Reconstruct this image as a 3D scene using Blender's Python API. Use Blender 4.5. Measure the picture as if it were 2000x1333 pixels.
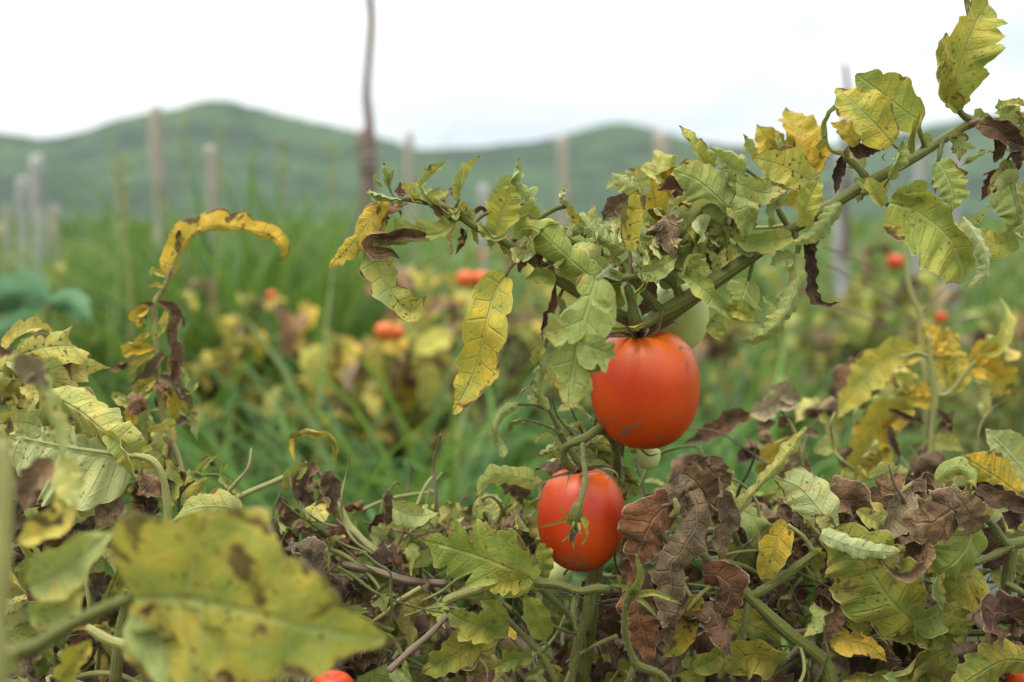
import bpy, math, random
import numpy as np
from mathutils import Vector
for o in list(bpy.data.objects): bpy.data.objects.remove(o)
scene = bpy.context.scene
COL = scene.collection

# ------------------------------------------------------------------ camera, sky, sun, exposure
CAMH = 0.80
PITCH = math.radians(6.08)
FPX = 2222.2
FOC = 0.63
cd = bpy.data.cameras.new('camera'); cam = bpy.data.objects.new('camera', cd); COL.objects.link(cam)
cam.location = (0, 0, CAMH); cam.rotation_euler = (math.radians(90) - PITCH, 0, 0)
cd.lens = 40; cd.sensor_width = 36; cd.clip_start = 0.02; cd.clip_end = 9000
cd.dof.use_dof = True; cd.dof.focus_distance = FOC; cd.dof.aperture_fstop = 5.0
scene.camera = cam

SUN_EL, SUN_AZ = math.radians(70), math.radians(-125)     # sun high behind the camera's left shoulder, veiled by cloud
world = bpy.data.worlds.new("World"); scene.world = world; world.use_nodes = True
nt = world.node_tree; nt.nodes.clear()
def wn(t, **k):
    n = nt.nodes.new(t)
    for a, v in k.items(): setattr(n, a, v)
    return n
sky = wn('ShaderNodeTexSky', sky_type='NISHITA'); sky.sun_disc = False
sky.sun_elevation = SUN_EL; sky.sun_rotation = SUN_AZ
sk = wn('ShaderNodeVectorMath', operation='SCALE'); sk.inputs['Scale'].default_value = 0.10
nt.links.new(sky.outputs[0], sk.inputs[0])
tc = wn('ShaderNodeTexCoord'); mp = wn('ShaderNodeMapping'); mp.inputs['Scale'].default_value = (1.6, 1.6, 5.5)
nt.links.new(tc.outputs['Generated'], mp.inputs[0])
nz = wn('ShaderNodeTexNoise'); nz.inputs['Scale'].default_value = 1.7; nz.inputs['Detail'].default_value = 5
nz.inputs['Distortion'].default_value = 0.4
nt.links.new(mp.outputs[0], nz.inputs[0])
rp = wn('ShaderNodeValToRGB'); rp.color_ramp.elements[0].position = 0.36; rp.color_ramp.elements[1].position = 0.58
rp.color_ramp.elements[0].color = (0.66, 0.73, 0.78, 1); rp.color_ramp.elements[1].color = (1.10, 1.09, 1.07, 1)
nt.links.new(nz.outputs[0], rp.inputs[0])
mx = wn('ShaderNodeMix', data_type='RGBA'); mx.inputs[0].default_value = 0.88
nt.links.new(sk.outputs[0], mx.inputs[6]); nt.links.new(rp.outputs[0], mx.inputs[7])
bg = wn('ShaderNodeBackground'); bg.inputs['Strength'].default_value = 1.0
# an overcast sky is brighter overhead than at the horizon
sz = wn('ShaderNodeSeparateXYZ'); nt.links.new(tc.outputs['Generated'], sz.inputs[0])
mr = wn('ShaderNodeMapRange'); nt.links.new(sz.outputs[2], mr.inputs[0]); mr.inputs[1].default_value = 0.0; mr.inputs[2].default_value = 1.0
mr.inputs[3].default_value = 0.40; mr.inputs[4].default_value = 1.9
nt.links.new(mr.outputs[0], bg.inputs['Strength'])
nt.links.new(mx.outputs[2], bg.inputs[0])
wo = wn('ShaderNodeOutputWorld'); nt.links.new(bg.outputs[0], wo.inputs[0])

sd = bpy.data.lights.new('sun', 'SUN'); sd.energy = 1.5; sd.angle = math.radians(34); sd.color = (1, 0.97, 0.92)
sun = bpy.data.objects.new('sun', sd); COL.objects.link(sun)
_sv = Vector((math.sin(SUN_AZ) * math.cos(SUN_EL), math.cos(SUN_AZ) * math.cos(SUN_EL), math.sin(SUN_EL)))
sun.rotation_euler = (-_sv).to_track_quat('-Z', 'Y').to_euler(); sun.location = (-3, 4, 6)
scene.view_settings.view_transform = 'Standard'; scene.view_settings.look = 'None'
scene.view_settings.gamma = 1; scene.view_settings.use_curve_mapping = False
scene.view_settings.exposure = 1.08
scene.cycles.max_bounces = 6; scene.cycles.diffuse_bounces = 2; scene.cycles.glossy_bounces = 2; scene.cycles.transmission_bounces = 3; scene.cycles.volume_bounces = 1

# ------------------------------------------------------------------ helpers
_c, _s = math.cos(PITCH), math.sin(PITCH)
FWD = np.array([0, _c, -_s]); UPV = np.array([0, _s, _c]); RGT = np.array([1.0, 0, 0]); EYE = np.array([0, 0, CAMH])
def P(x, y, d):
    """world point seen at photo pixel x,y (2000 x 1333) at distance d in front of the camera"""
    return EYE + FWD * d + RGT * ((x - 1000) / FPX * d) + UPV * (-(y - 666.5) / FPX * d)
def at_ground(x, d, z=0.0):
    """x column of the photo at ground distance d"""
    return np.array([(x - 1000) / FPX * d, d, z])

def tag(o, label=None, cat=None, group=None, kind=None):
    if label: o['label'] = label
    if cat: o['category'] = cat
    if group: o['group'] = group
    if kind: o['kind'] = kind
    return o
def empty(name, loc, label, cat, group=None):
    o = bpy.data.objects.new(name, None); COL.objects.link(o); o.location = loc; o.empty_display_size = 0.05
    return tag(o, label, cat, group)
def link_mesh(name, me, parent=None, loc=None):
    o = bpy.data.objects.new(name, me); COL.objects.link(o)
    if parent is not None: o.parent = parent
    if loc is not None: o.location = loc
    return o
def quads(nr, nc, closed=False):
    r = np.arange(nr - 1)[:, None]; c = np.arange(nc if closed else nc - 1)[None, :]
    a = r * nc + c; b = r * nc + (c + 1) % nc
    return np.stack([a, b, b + nc, a + nc], -1).reshape(-1, 4)
def make_mesh(name, V, F, mat, uvs=None, smooth=True, attrs=None):
    me = bpy.data.meshes.new(name)
    V = np.asarray(V, dtype=np.float32); F = np.asarray(F, dtype=np.int32)
    me.vertices.add(len(V)); me.vertices.foreach_set('co', V.ravel())
    k = F.shape[1]
    me.loops.add(F.size); me.loops.foreach_set('vertex_index', F.ravel())
    me.polygons.add(len(F)); me.polygons.foreach_set('loop_start', np.arange(len(F), dtype=np.int32) * k)
    me.polygons.foreach_set('loop_total', np.full(len(F), k, dtype=np.int32))
    me.update(calc_edges=True)
    if smooth: me.polygons.foreach_set('use_smooth', np.ones(len(F), dtype=bool))
    for nm, uv in (uvs or {}).items():
        l = me.uv_layers.new(name=nm); l.data.foreach_set('uv', np.asarray(uv, dtype=np.float32)[F.ravel()].ravel())
    for nm, a in (attrs or {}).items():
        at = me.color_attributes.new(nm, 'FLOAT_COLOR', 'POINT'); at.data.foreach_set('color', np.asarray(a, dtype=np.float32).ravel())
    if mat: me.materials.append(mat)
    return me
def spline(pts, n):
    """Catmull-Rom through pts (any dimension), n samples evenly spaced by length"""
    p = np.array(pts, float)
    if len(p) == 2: p = np.array([p[0], (p[0] + p[1]) / 2, p[1]])
    q = np.vstack([2 * p[0] - p[1], p, 2 * p[-1] - p[-2]])
    out = []
    m = 12
    for i in range(1, len(q) - 2):
        t = np.linspace(0, 1, m, endpoint=False)[:, None]
        a, b, c, d = q[i - 1], q[i], q[i + 1], q[i + 2]
        out.append(0.5 * (2 * b + (c - a) * t + (2 * a - 5 * b + 4 * c - d) * t ** 2 + (-a + 3 * b - 3 * c + d) * t ** 3))
    out.append(p[-1:]); o = np.vstack(out)
    l = np.r_[0, np.cumsum(np.linalg.norm(np.diff(o[:, :3], axis=0), axis=1))]
    s = np.linspace(0, l[-1], n)
    return np.stack([np.interp(s, l, o[:, k]) for k in range(o.shape[1])], 1), l[-1]
def unit(v): return v / np.maximum(np.linalg.norm(v, axis=-1, keepdims=True), 1e-12)
def tangents(c): return unit(np.gradient(c, axis=0))

# ------------------------------------------------------------------ materials
def mat(name):
    m = bpy.data.materials.new(name); m.use_nodes = True; m.node_tree.nodes.clear()
    return m
class G:
    """small node-graph writer"""
    def __init__(s, m): s.t = m.node_tree
    def n(s, typ, ins=None, **k):
        nd = s.t.nodes.new(typ)
        for a, v in k.items(): setattr(nd, a, v)
        for i, v in (ins or {}).items(): s.put(nd.inputs[i], v)
        return nd
    def put(s, inp, v):
        if hasattr(v, 'is_output'): s.t.links.new(v, inp)
        else: inp.default_value = v
    def m(s, op, a, b=0.0, c=0.0, clamp=False):
        nd = s.t.nodes.new('ShaderNodeMath'); nd.operation = op; nd.use_clamp = clamp
        s.put(nd.inputs[0], a); s.put(nd.inputs[1], b); s.put(nd.inputs[2], c); return nd.outputs[0]
    def ss(s, v, lo, hi, a=0.0, b=1.0):
        nd = s.t.nodes.new('ShaderNodeMapRange'); nd.interpolation_type = 'SMOOTHSTEP'
        s.put(nd.inputs[0], v); s.put(nd.inputs[1], lo); s.put(nd.inputs[2], hi); s.put(nd.inputs[3], a); s.put(nd.inputs[4], b)
        return nd.outputs[0]
    def mix(s, f, a, b):
        nd = s.t.nodes.new('ShaderNodeMix'); nd.data_type = 'RGBA'
        s.put(nd.inputs[0], f); s.put(nd.inputs[6], a); s.put(nd.inputs[7], b); return nd.outputs[2]
    def noise(s, vec, scale, detail=3, rough=0.55, dist=0.0, w=None):
        nd = s.t.nodes.new('ShaderNodeTexNoise')
        if w is not None: nd.noise_dimensions = '4D'; s.put(nd.inputs['W'], w)
        s.put(nd.inputs['Vector'], vec); s.put(nd.inputs['Scale'], scale); s.put(nd.inputs['Detail'], detail)
        s.put(nd.inputs['Roughness'], rough); s.put(nd.inputs['Distortion'], dist); return nd.outputs[0]
    def vor(s, vec, scale, feature='DISTANCE_TO_EDGE'):
        nd = s.t.nodes.new('ShaderNodeTexVoronoi'); nd.feature = feature
        s.put(nd.inputs['Vector'], vec); s.put(nd.inputs['Scale'], scale); return nd.outputs[0]
    def bump(s, h, dist, strength=1.0):
        nd = s.t.nodes.new('ShaderNodeBump'); s.put(nd.inputs['Strength'], strength); s.put(nd.inputs['Distance'], dist)
        s.put(nd.inputs['Height'], h); return nd.outputs[0]
    def out(s, sh): nd = s.t.nodes.new('ShaderNodeOutputMaterial'); s.t.links.new(sh, nd.inputs[0])
    def princ(s, col, rough=0.6, spec=0.3, normal=None, sheen=0, **kw):
        nd = s.t.nodes.new('ShaderNodeBsdfPrincipled')
        s.put(nd.inputs['Base Color'], col); s.put(nd.inputs['Roughness'], rough); s.put(nd.inputs['Specular IOR Level'], spec)
        if normal is not None: s.put(nd.inputs['Normal'], normal)
        if sheen: s.put(nd.inputs['Sheen Weight'], sheen)
        for k, v in kw.items(): s.put(nd.inputs[k.replace('_', ' ')], v)
        return nd.outputs[0]

def leaf_material(name, dry=False):
    m = mat(name); g = G(m)
    info = g.n('ShaderNodeObjectInfo'); cs = g.n('ShaderNodeSeparateColor', {0: info.outputs['Color']})
    yel, neck, seed = cs.outputs[0], cs.outputs[1], g.m('MULTIPLY', cs.outputs[2], 40.0)
    al = info.outputs['Alpha']                      # 0..1: paleness; 1..2: painted shade of the lower row, on dark olive leaves
    low_shade = g.m('SUBTRACT', al, 1.0, clamp=True); pale = g.m('MULTIPLY', al, g.m('LESS_THAN', al, 1.001))
    uv = g.n('ShaderNodeUVMap', uv_map='vein'); su = g.n('ShaderNodeSeparateXYZ', {0: uv.outputs[0]})
    ue = g.n('ShaderNodeUVMap', uv_map='edge'); se = g.n('ShaderNodeSeparateXYZ', {0: ue.outputs[0]})
    obj = g.n('ShaderNodeTexCoord').outputs['Object']
    a = g.m('ABSOLUTE', su.outputs[0]); e = g.m('ABSOLUTE', se.outputs[0]); t = se.outputs[1]
    wob = g.m('MULTIPLY', g.m('SUBTRACT', g.noise(obj, 90.0, 2, w=seed), 0.5), 0.22)
    fr = g.m('FRACT', g.m('ADD', g.m('MULTIPLY', su.outputs[1], 2.0), g.m('ADD', wob, 0.5))); d = g.m('ABSOLUTE', g.m('SUBTRACT', fr, 0.5))
    mid = g.ss(a, 0.035, 0.008)
    lat = g.m('MULTIPLY', g.ss(d, 0.10, 0.0), g.ss(e, 1.02, 0.55))
    vv = g.n('ShaderNodeCombineXYZ', {0: g.m('MULTIPLY', su.outputs[0], 9.0), 1: g.m('MULTIPLY', su.outputs[1], 2.6), 2: seed})
    net_d = g.vor(vv.outputs[0], 1.0); net = g.ss(net_d, 0.10, 0.0)
    vein = g.m('MAXIMUM', mid, g.m('MULTIPLY', lat, 0.8))
    n1 = g.noise(obj, 42.0, 3, w=seed); n2 = g.noise(obj, 110.0, 4, 0.65, w=seed); n3 = g.noise(obj, 420.0, 3, w=seed)
    geo = g.n('ShaderNodeNewGeometry'); back = geo.outputs['Backfacing']
    if not dry:
        green = g.mix(g.ss(n1, .3, .7), (0.105, 0.145, 0.018, 1), (0.225, 0.260, 0.052, 1))
        yellow = g.mix(g.ss(n2, .3, .7), (0.32, 0.29, 0.038, 1), (0.48, 0.34, 0.040, 1))
        yellow = g.mix(g.ss(yel, .68, .95), yellow, g.mix(g.ss(n2, .35, .65), (0.36, 0.235, 0.018, 1), (0.52, 0.30, 0.022, 1)))
        yf = g.m('ADD', g.m('MULTIPLY', yel, 1.35), g.m('MULTIPLY', g.m('SUBTRACT', n1, 0.52), 3.0))
        yf = g.m('SUBTRACT', yf, g.m('MULTIPLY', vein, 0.35)); yf = g.m('SUBTRACT', yf, 0.28, clamp=True)
        col = g.mix(yf, green, yellow)
        col = g.mix(g.m('MULTIPLY', net, 0.10), col, (0.13, 0.20, 0.05, 1))
        pk = g.m('ADD', g.m('MULTIPLY', back, 0.42), g.m('MULTIPLY', pale, 0.6), clamp=True)
        col = g.mix(pk, col, g.mix(yf, (0.34, 0.38, 0.17, 1), (0.50, 0.46, 0.17, 1)))
        col = g.mix(g.m('MULTIPLY', g.m('MAXIMUM', vein, g.m('MULTIPLY', net, 0.3)), g.m('ADD', 0.26, g.m('MULTIPLY', back, 0.3))), col, (0.40, 0.43, 0.18, 1))
        # necrotic blotches: near the rim, the tip, and inside
        nb = g.noise(obj, 60.0, 3, 0.55, 0.4, w=g.m('ADD', seed, 7.3))
        rim = g.m('ADD', g.m('MULTIPLY', g.ss(e, 0.70, 1.0), 0.11), g.m('MULTIPLY', g.ss(t, 0.80, 1.0), 0.13))
        nb = g.m('ADD', nb, rim); th = g.m('SUBTRACT', 0.705, g.m('MULTIPLY', neck, 0.27))
        br = g.ss(nb, th, g.m('ADD', th, 0.045)); halo = g.ss(nb, g.m('SUBTRACT', th, 0.09), th)
        col = g.mix(g.m('MULTIPLY', halo, 0.35), col, (0.38, 0.23, 0.03, 1))
        bc = g.mix(g.ss(n2, .35, .65), (0.030, 0.016, 0.008, 1), (0.120, 0.068, 0.030, 1))
        col = g.mix(br, col, bc)
        sp = g.vor(g.n('ShaderNodeVectorMath', {0: obj, 1: (3.1, 1.7, 2.3)}, operation='ADD').outputs[0], 260.0, 'F1')
        spm = g.m('MULTIPLY', g.ss(sp, 0.30, 0.18), g.ss(g.noise(obj, 75.0, 2, w=seed), 0.48, 0.56))
        col = g.mix(g.m('MULTIPLY', spm, g.m('ADD', 0.35, g.m('MULTIPLY', neck, 2.0)), clamp=True), col, (0.085, 0.045, 0.018, 1))
        col = g.mix(g.m('MULTIPLY', low_shade, 0.75), col, g.mix(yf, (0.030, 0.040, 0.008, 1), (0.075, 0.050, 0.008, 1)))  # dimmer light low in the row painted into the leaf colour
        rough, tr = 0.55, 0.20
        edge = g.ss(e, 0.955, 1.0)
        col = g.mix(g.m('MULTIPLY', edge, 0.55), col, g.mix(n1, (0.50, 0.47, 0.26, 1), (0.34, 0.27, 0.13, 1)))
    else:
        c1 = g.mix(yel, (0.070, 0.042, 0.019, 1), (0.100, 0.036, 0.012, 1))
        c2 = g.mix(yel, (0.29, 0.19, 0.090, 1), (0.24, 0.095, 0.033, 1))
        col = g.mix(g.ss(n1, 0.36, 0.64), c1, c2)
        col = g.mix(g.m('MULTIPLY', g.ss(n2, 0.45, 0.66), 0.75), col, (0.040, 0.030, 0.022, 1))
        col = g.mix(g.m('MULTIPLY', neck, 0.8), col, (0.035, 0.022, 0.017, 1))
        col = g.mix(g.m('MULTIPLY', pale, 0.85), col, (0.45, 0.38, 0.22, 1))
        col = g.mix(g.m('MULTIPLY', g.ss(e, 0.93, 1.0), 0.6), col, (0.42, 0.33, 0.23, 1))
        col = g.mix(g.m('MULTIPLY', vein, 0.14), col, (0.33, 0.24, 0.15, 1))
        rough, tr = 0.72, 0.12
    h = g.m('ADD', g.m('MULTIPLY', g.m('MAXIMUM', vein, g.m('MULTIPLY', net, 0.28)), -1.0), g.m('MULTIPLY', n2, 0.9))
    h = g.m('ADD', h, g.m('MULTIPLY', n3, 0.25))
    bn = g.bump(h, 0.0010 if not dry else 0.0017, 0.8)
    pr = g.princ(col, rough, 0.11, bn, sheen=0.03, Sheen_Roughness=0.5)
    tl = g.n('ShaderNodeBsdfTranslucent', {0: g.mix(0.5, col, (0.5, 0.55, 0.08, 1)) if not dry else col})
    ms = g.n('ShaderNodeMixShader', {0: tr, 1: pr, 2: tl.outputs[0]})
    g.out(ms.outputs[0]); return m
M_LEAF = leaf_material('leaf_blade'); M_DRY = leaf_material('withered_leaf', True)

def stem_material(name, c1, c2, c3, amt=0.5):
    m = mat(name); g = G(m)
    obj = g.n('ShaderNodeTexCoord').outputs['Object']
    uv = g.n('ShaderNodeUVMap', uv_map='tube'); su = g.n('ShaderNodeSeparateXYZ', {0: uv.outputs[0]})
    n1 = g.noise(obj, 45.0, 4, 0.6); n2 = g.noise(obj, 700.0, 3, 0.7); n3 = g.noise(obj, 25.0, 4, 0.7)
    rid = g.m('SINE', g.m('MULTIPLY', su.outputs[0], 6.2832 * 5.5))
    col = g.mix(n1, c1, c2)
    col = g.mix(g.m('MULTIPLY', g.ss(rid, 0.2, 1.0), 0.28), col, tuple(min(1, v * 1.5) for v in c2[:3]) + (1,))
    col = g.mix(g.m('MULTIPLY', g.ss(n3, 0.54, 0.68), amt), col, c3)
    col = g.mix(g.m('MULTIPLY', g.ss(n2, 0.6, 0.75), 0.35), col, tuple(min(1, v * 1.9) for v in c2[:3]) + (1,))
    h = g.m('ADD', g.m('MULTIPLY', rid, 0.35), n2)
    g.out(g.princ(col, 0.6, 0.25, g.bump(h, 0.0004, 0.8), sheen=0.08, Sheen_Roughness=0.5)); return m
M_HAIR = mat('plant_hair'); _g = G(M_HAIR); _g.out(_g.princ((.55, .58, .40, 1), .5, .3))
M_STEM = stem_material('green_stem', (0.042, 0.050, 0.008, 1), (0.112, 0.116, 0.018, 1), (0.045, 0.026, 0.012, 1), 0.85)
M_STEMY = stem_material('yellow_stem', (0.14, 0.145, 0.035, 1), (0.26, 0.25, 0.08, 1), (0.12, 0.075, 0.045, 1), 0.6)
M_STEMB = stem_material('dead_stem', (0.08, 0.052, 0.034, 1), (0.20, 0.14, 0.085, 1), (0.035, 0.022, 0.016, 1), 0.6)

# ------------------------------------------------------------------ leaf and stem builders
def leaf_geo(C3, W, N=4, dep=0.28, roll=0.0, twist=0.0, fold=0.25, curl=(0.5, 0.5), wave=0.07, pucker=0.045,
             seed=0, nu=8, nv=None, shape=(0.62, 0.95), slant=0.5, crinkle=0.0, viewdir=None, side=(1, 1), holes=False):
    rng = np.random.RandomState(seed)
    nv = nv or max(18, int(N * 8))
    C, L = spline(C3, nv); T = tangents(C)
    vd = FWD if viewdir is None else np.array(viewdir, float)
    S0 = unit(np.cross(vd, T)); N0 = unit(np.cross(S0, T))           # S right of travel seen along vd, N towards the viewer
    t = np.linspace(0, 1, nv)
    tt = 0.012 + 0.976 * t
    env = tt ** shape[0] * (1 - tt) ** (shape[1] + .18); env /= env.max()
    rl = np.radians(roll + twist * t)[:, None]
    S1 = S0 * np.cos(rl) + N0 * np.sin(rl); N1 = N0 * np.cos(rl) - S0 * np.sin(rl)
    V = np.zeros((nv, 2 * nu + 1, 3)); UVv = np.zeros((nv, 2 * nu + 1, 2)); UVe = np.zeros((nv, 2 * nu + 1, 2))
    off = rng.rand() * 0.3
    for sd_, sg in ((0, -1), (1, 1)):
        ph = t * N + off + (0.5 * sd_ if rng.rand() < .5 else 0.15 * sd_)
        f = np.mod(ph, 1.0); k = np.floor(ph).astype(int)
        amp = rng.uniform(0.5, 1.2, 40)[k]
        tooth = 1 - dep * amp * np.abs(2 * f - 1) ** 1.6
        f2 = np.mod(ph * 3 + 0.2, 1.0); tooth *= 1 - 0.22 * dep * (1 - f2) * rng.uniform(0.3, 1.2)
        tooth *= 1 + 0.05 * np.sin(t * 17 + rng.rand() * 6)
        w = W * 0.515 * env * tooth * side[sd_]
        s = (np.arange(nu + 1) / nu) ** 0.85
        x = w[:, None] * s[None, :]
        cu = curl[sd_]
        vary = (1 + 0.25 * np.sin(t * 7 + rng.rand() * 6))[:, None]
        th = fold + cu * vary * (x / (W / 2 * max(side[sd_], .01))) ** 1.3
        dx = np.diff(x, axis=1, prepend=0)
        cx = np.cumsum(np.cos(th) * dx, 1); cn = np.cumsum(np.sin(th) * dx, 1)
        wv = wave * W * s[None, :] ** 2 * (np.sin(2 * np.pi * (t * N * 0.5 + rng.rand()))[:, None] * env[:, None]
             + 0.6 * np.sin(2 * np.pi * (t * N * 1.3 + rng.rand()))[:, None] * env[:, None])
        pk = pucker * W * (np.sin(np.pi * np.mod(ph + 0.5, 1.0)) ** 2 - 0.5)[:, None] * (np.sin(np.pi * np.minimum(s, 0.95)) ** 0.7)[None, :]
        nn = cn + wv - pk * 1.0
        tn = np.cos(th)[..., None] * N1[:, None, :] - sg * np.sin(th)[..., None] * S1[:, None, :]
        fw = slant * x * np.clip(t * 4, -0.3, 1)[:, None] * (1 - t ** 2)[:, None] - 0.12 * x * np.clip(1 - t * 6, 0, 1)[:, None]
        p = C[:, None, :] + sg * S1[:, None, :] * cx[..., None] + N1[:, None, :] * cn[..., None] + tn * (nn - cn)[..., None] + T[:, None, :] * fw[..., None]
        idx = nu + sg * np.arange(nu + 1)
        V[:, idx] = p
        UVv[:, idx, 0] = sg * x / W; UVv[:, idx, 1] = ph[:, None] * np.ones_like(x)
        UVe[:, idx, 0] = sg * s[None, :]; UVe[:, idx, 1] = t[:, None]
    UVv[:, nu, 0] = 0
    # real leaf surfaces are never smooth: random low waves, and crumpling when withered
    P3 = V.reshape(-1, 3).copy(); Nn = np.repeat(N1[:, None], 2 * nu + 1, 1).reshape(-1, 3)
    def wob(fr, k):
        o = 0
        for _ in range(k):
            d = unit(rng.randn(3)) * fr * rng.uniform(.6, 1.5); o = o + np.sin(P3 @ d + rng.rand() * 6.28)
        return o / k
    P3 += Nn * (wob(9 / W, 4) * W * 0.022 )[:, None]
    if crinkle:
        for fr, am in ((11 / W, 0.10), (26 / W, 0.045), (55 / W, 0.018)):
            P3 += np.stack([wob(fr, 4), wob(fr, 4), wob(fr, 4)], 1) * W * am * crinkle
    return P3, quads(nv, 2 * nu + 1), UVv.reshape(-1, 2), UVe.reshape(-1, 2)

_seed = [100]
def px3(pts, D):
    """(x, y[, mm]) photo pixels -> world points near distance D"""
    return [P(p[0], p[1], D + (p[2] / 1000 if len(p) > 2 else 0)) for p in pts]
def put_leaf(parent, C3, W, dry=False, y=0.4, b=0.1, pale=0.0, label=None, petiole=None, pw=None, name='leaf', back=False, **k):
    _seed[0] += 1
    sdv = k.pop('seed', _seed[0]); mtl = k.pop('mtl', None)
    base = np.array(C3[0]); C3 = [np.array(c) - base for c in C3]
    if dry:
        k.setdefault('crinkle', 0.75); k.setdefault('curl', (1.1, 0.9))
    V, F, uv, ue = leaf_geo(C3, W, seed=sdv, **k)
    if back: F = F[:, ::-1]
    me = make_mesh(name, V, F, mtl or (M_DRY if dry else M_LEAF), {'vein': uv, 'edge': ue})
    o = link_mesh(name, me, parent, Vector(base) - (parent.location if parent else Vector()))
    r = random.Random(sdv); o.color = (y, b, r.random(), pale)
    if label: o['label'] = label
    if petiole:
        pts = [np.array(q) - base for q in petiole] + [np.zeros(3)]
        pm = tube_mesh('petiole', pts, [(pw or W * 0.035)] * (len(pts)), M_STEMB if dry else (M_STEMY if y > .62 else M_STEM), sides=8)
        link_mesh('petiole', pm, o)
    return o
def tube_mesh(name, pts, rad, m, sides=12, n=None, seed=None, rough=0.085):
    _seed[0] += 1; rng = np.random.RandomState(seed or _seed[0])
    a = np.hstack([np.array(pts, float), np.array(rad, float)[:, None]])
    tot = np.linalg.norm(np.diff(a[:, :3], axis=0), axis=1).sum()
    n = n or int(min(90, max(8, tot / max(np.mean(rad), 1e-4) / 1.3)))
    c, L = spline(a, n); R = np.maximum(c[:, 3], 1e-5); c = c[:, :3]; T = tangents(c)
    ref = np.array([0.31, 0.22, 0.93]); u = unit(np.cross(T, ref)); v = unit(np.cross(T, u))
    R = R * (1 + rough * np.sin(np.linspace(0, 1, n) * rng.uniform(9, 25) + rng.rand() * 6))
    ang = np.linspace(0, 2 * np.pi, sides, endpoint=False)
    rr = 1 + 0.05 * np.sin(ang * 5 + rng.rand() * 6)
    V = c[:, None] + (u[:, None] * np.cos(ang)[None, :, None] + v[:, None] * np.sin(ang)[None, :, None]) * (R[:, None] * rr[None])[..., None]
    uv = np.zeros((n, sides, 2)); uv[..., 0] = np.abs(ang / np.pi - 1)[None]; uv[..., 1] = np.linspace(0, L / max(R.mean(), 1e-4), n)[:, None]
    V = V.reshape(-1, 3); F = quads(n, sides, True)
    # close the ends
    V = np.vstack([V, c[0] - T[0] * R[0] * .6, c[-1] + T[-1] * R[-1] * .6])
    i0, i1 = n * sides, n * sides + 1
    k = np.arange(sides); k2 = (k + 1) % sides
    cap = np.vstack([np.stack([np.full(sides, i0), k2, k, k], 1)[:, :4], np.stack([np.full(sides, i1), (n - 1) * sides + k, (n - 1) * sides + k2, (n - 1) * sides + k2], 1)])
    me = bpy.data.meshes.new(name)
    faces = F.tolist() + [[i0, b_, a_] for a_, b_ in zip(k.tolist(), k2.tolist())] + [[i1, (n - 1) * sides + a_, (n - 1) * sides + b_] for a_, b_ in zip(k.tolist(), k2.tolist())]
    me.from_pydata(V.tolist(), [], faces)
    me.polygons.foreach_set('use_smooth', np.ones(len(faces), dtype=bool))
    l = me.uv_layers.new(name='tube'); uvv = np.vstack([uv.reshape(-1, 2), [[0, 0], [0, 1]]])
    li = np.zeros(len(me.loops), dtype=np.int32); me.loops.foreach_get('vertex_index', li); l.data.foreach_set('uv', uvv[li].astype(np.float32).ravel())
    me.materials.append(m); return me
def put_stem(parent, C3, rad, m=None, name='stem', label=None, sides=12, **k):
    """rad: list of radii (m) matching the points, or one number"""
    if not hasattr(rad, '__len__'): rad = [rad] * len(C3)
    if len(rad) != len(C3): rad = list(np.interp(np.linspace(0, 1, len(C3)), np.linspace(0, 1, len(rad)), rad))
    base = np.array(C3[0]); me = tube_mesh(name, [np.array(c) - base for c in C3], rad, m or M_STEM, sides, **k)
    o = link_mesh(name, me, parent, Vector(base) - (parent.location if parent else Vector()))
    if label: o['label'] = label
    return o

# ================================================================== SETTING
def soil_material():
    m = mat('soil'); g = G(m); obj = g.n('ShaderNodeTexCoord').outputs['Object']
    n1 = g.noise(obj, 0.35, 6, 0.6); n2 = g.noise(obj, 9.0, 6, 0.65); n3 = g.noise(obj, 90.0, 4, 0.6)
    col = g.mix(n2, (0.10, 0.075, 0.052, 1), (0.24, 0.19, 0.145, 1))
    col = g.mix(g.m('MULTIPLY', n3, 0.5), col, (0.29, 0.25, 0.20, 1))
    col = g.mix(g.ss(n1, 0.44, 0.56), col, (0.085, 0.13, 0.035, 1))
    g.out(g.princ(col, 0.9, 0.15, g.bump(g.m('ADD', n2, g.m('MULTIPLY', n3, .3)), 0.02))); return m
def ground():
    n = 90
    xs = np.sign(np.linspace(-1, 1, n)) * np.abs(np.linspace(-1, 1, n)) ** 4 * 4500
    ys = -30 + (np.linspace(0, 1, n) ** 4) * 5000
    X, Y = np.meshgrid(xs, ys); near = np.exp(-((X / 8) ** 2 + ((Y - 3) / 9) ** 2))
    Z = near * (0.03 * np.sin(X * 7.3 + np.sin(Y * 2)) + 0.02 * np.sin(Y * 5.1 + X)) - 0.03
    link_mesh('ground', make_mesh('ground', np.stack([X, Y, Z], -1).reshape(-1, 3), quads(n, n), soil_material()))['kind'] = 'structure'
ground()

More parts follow.
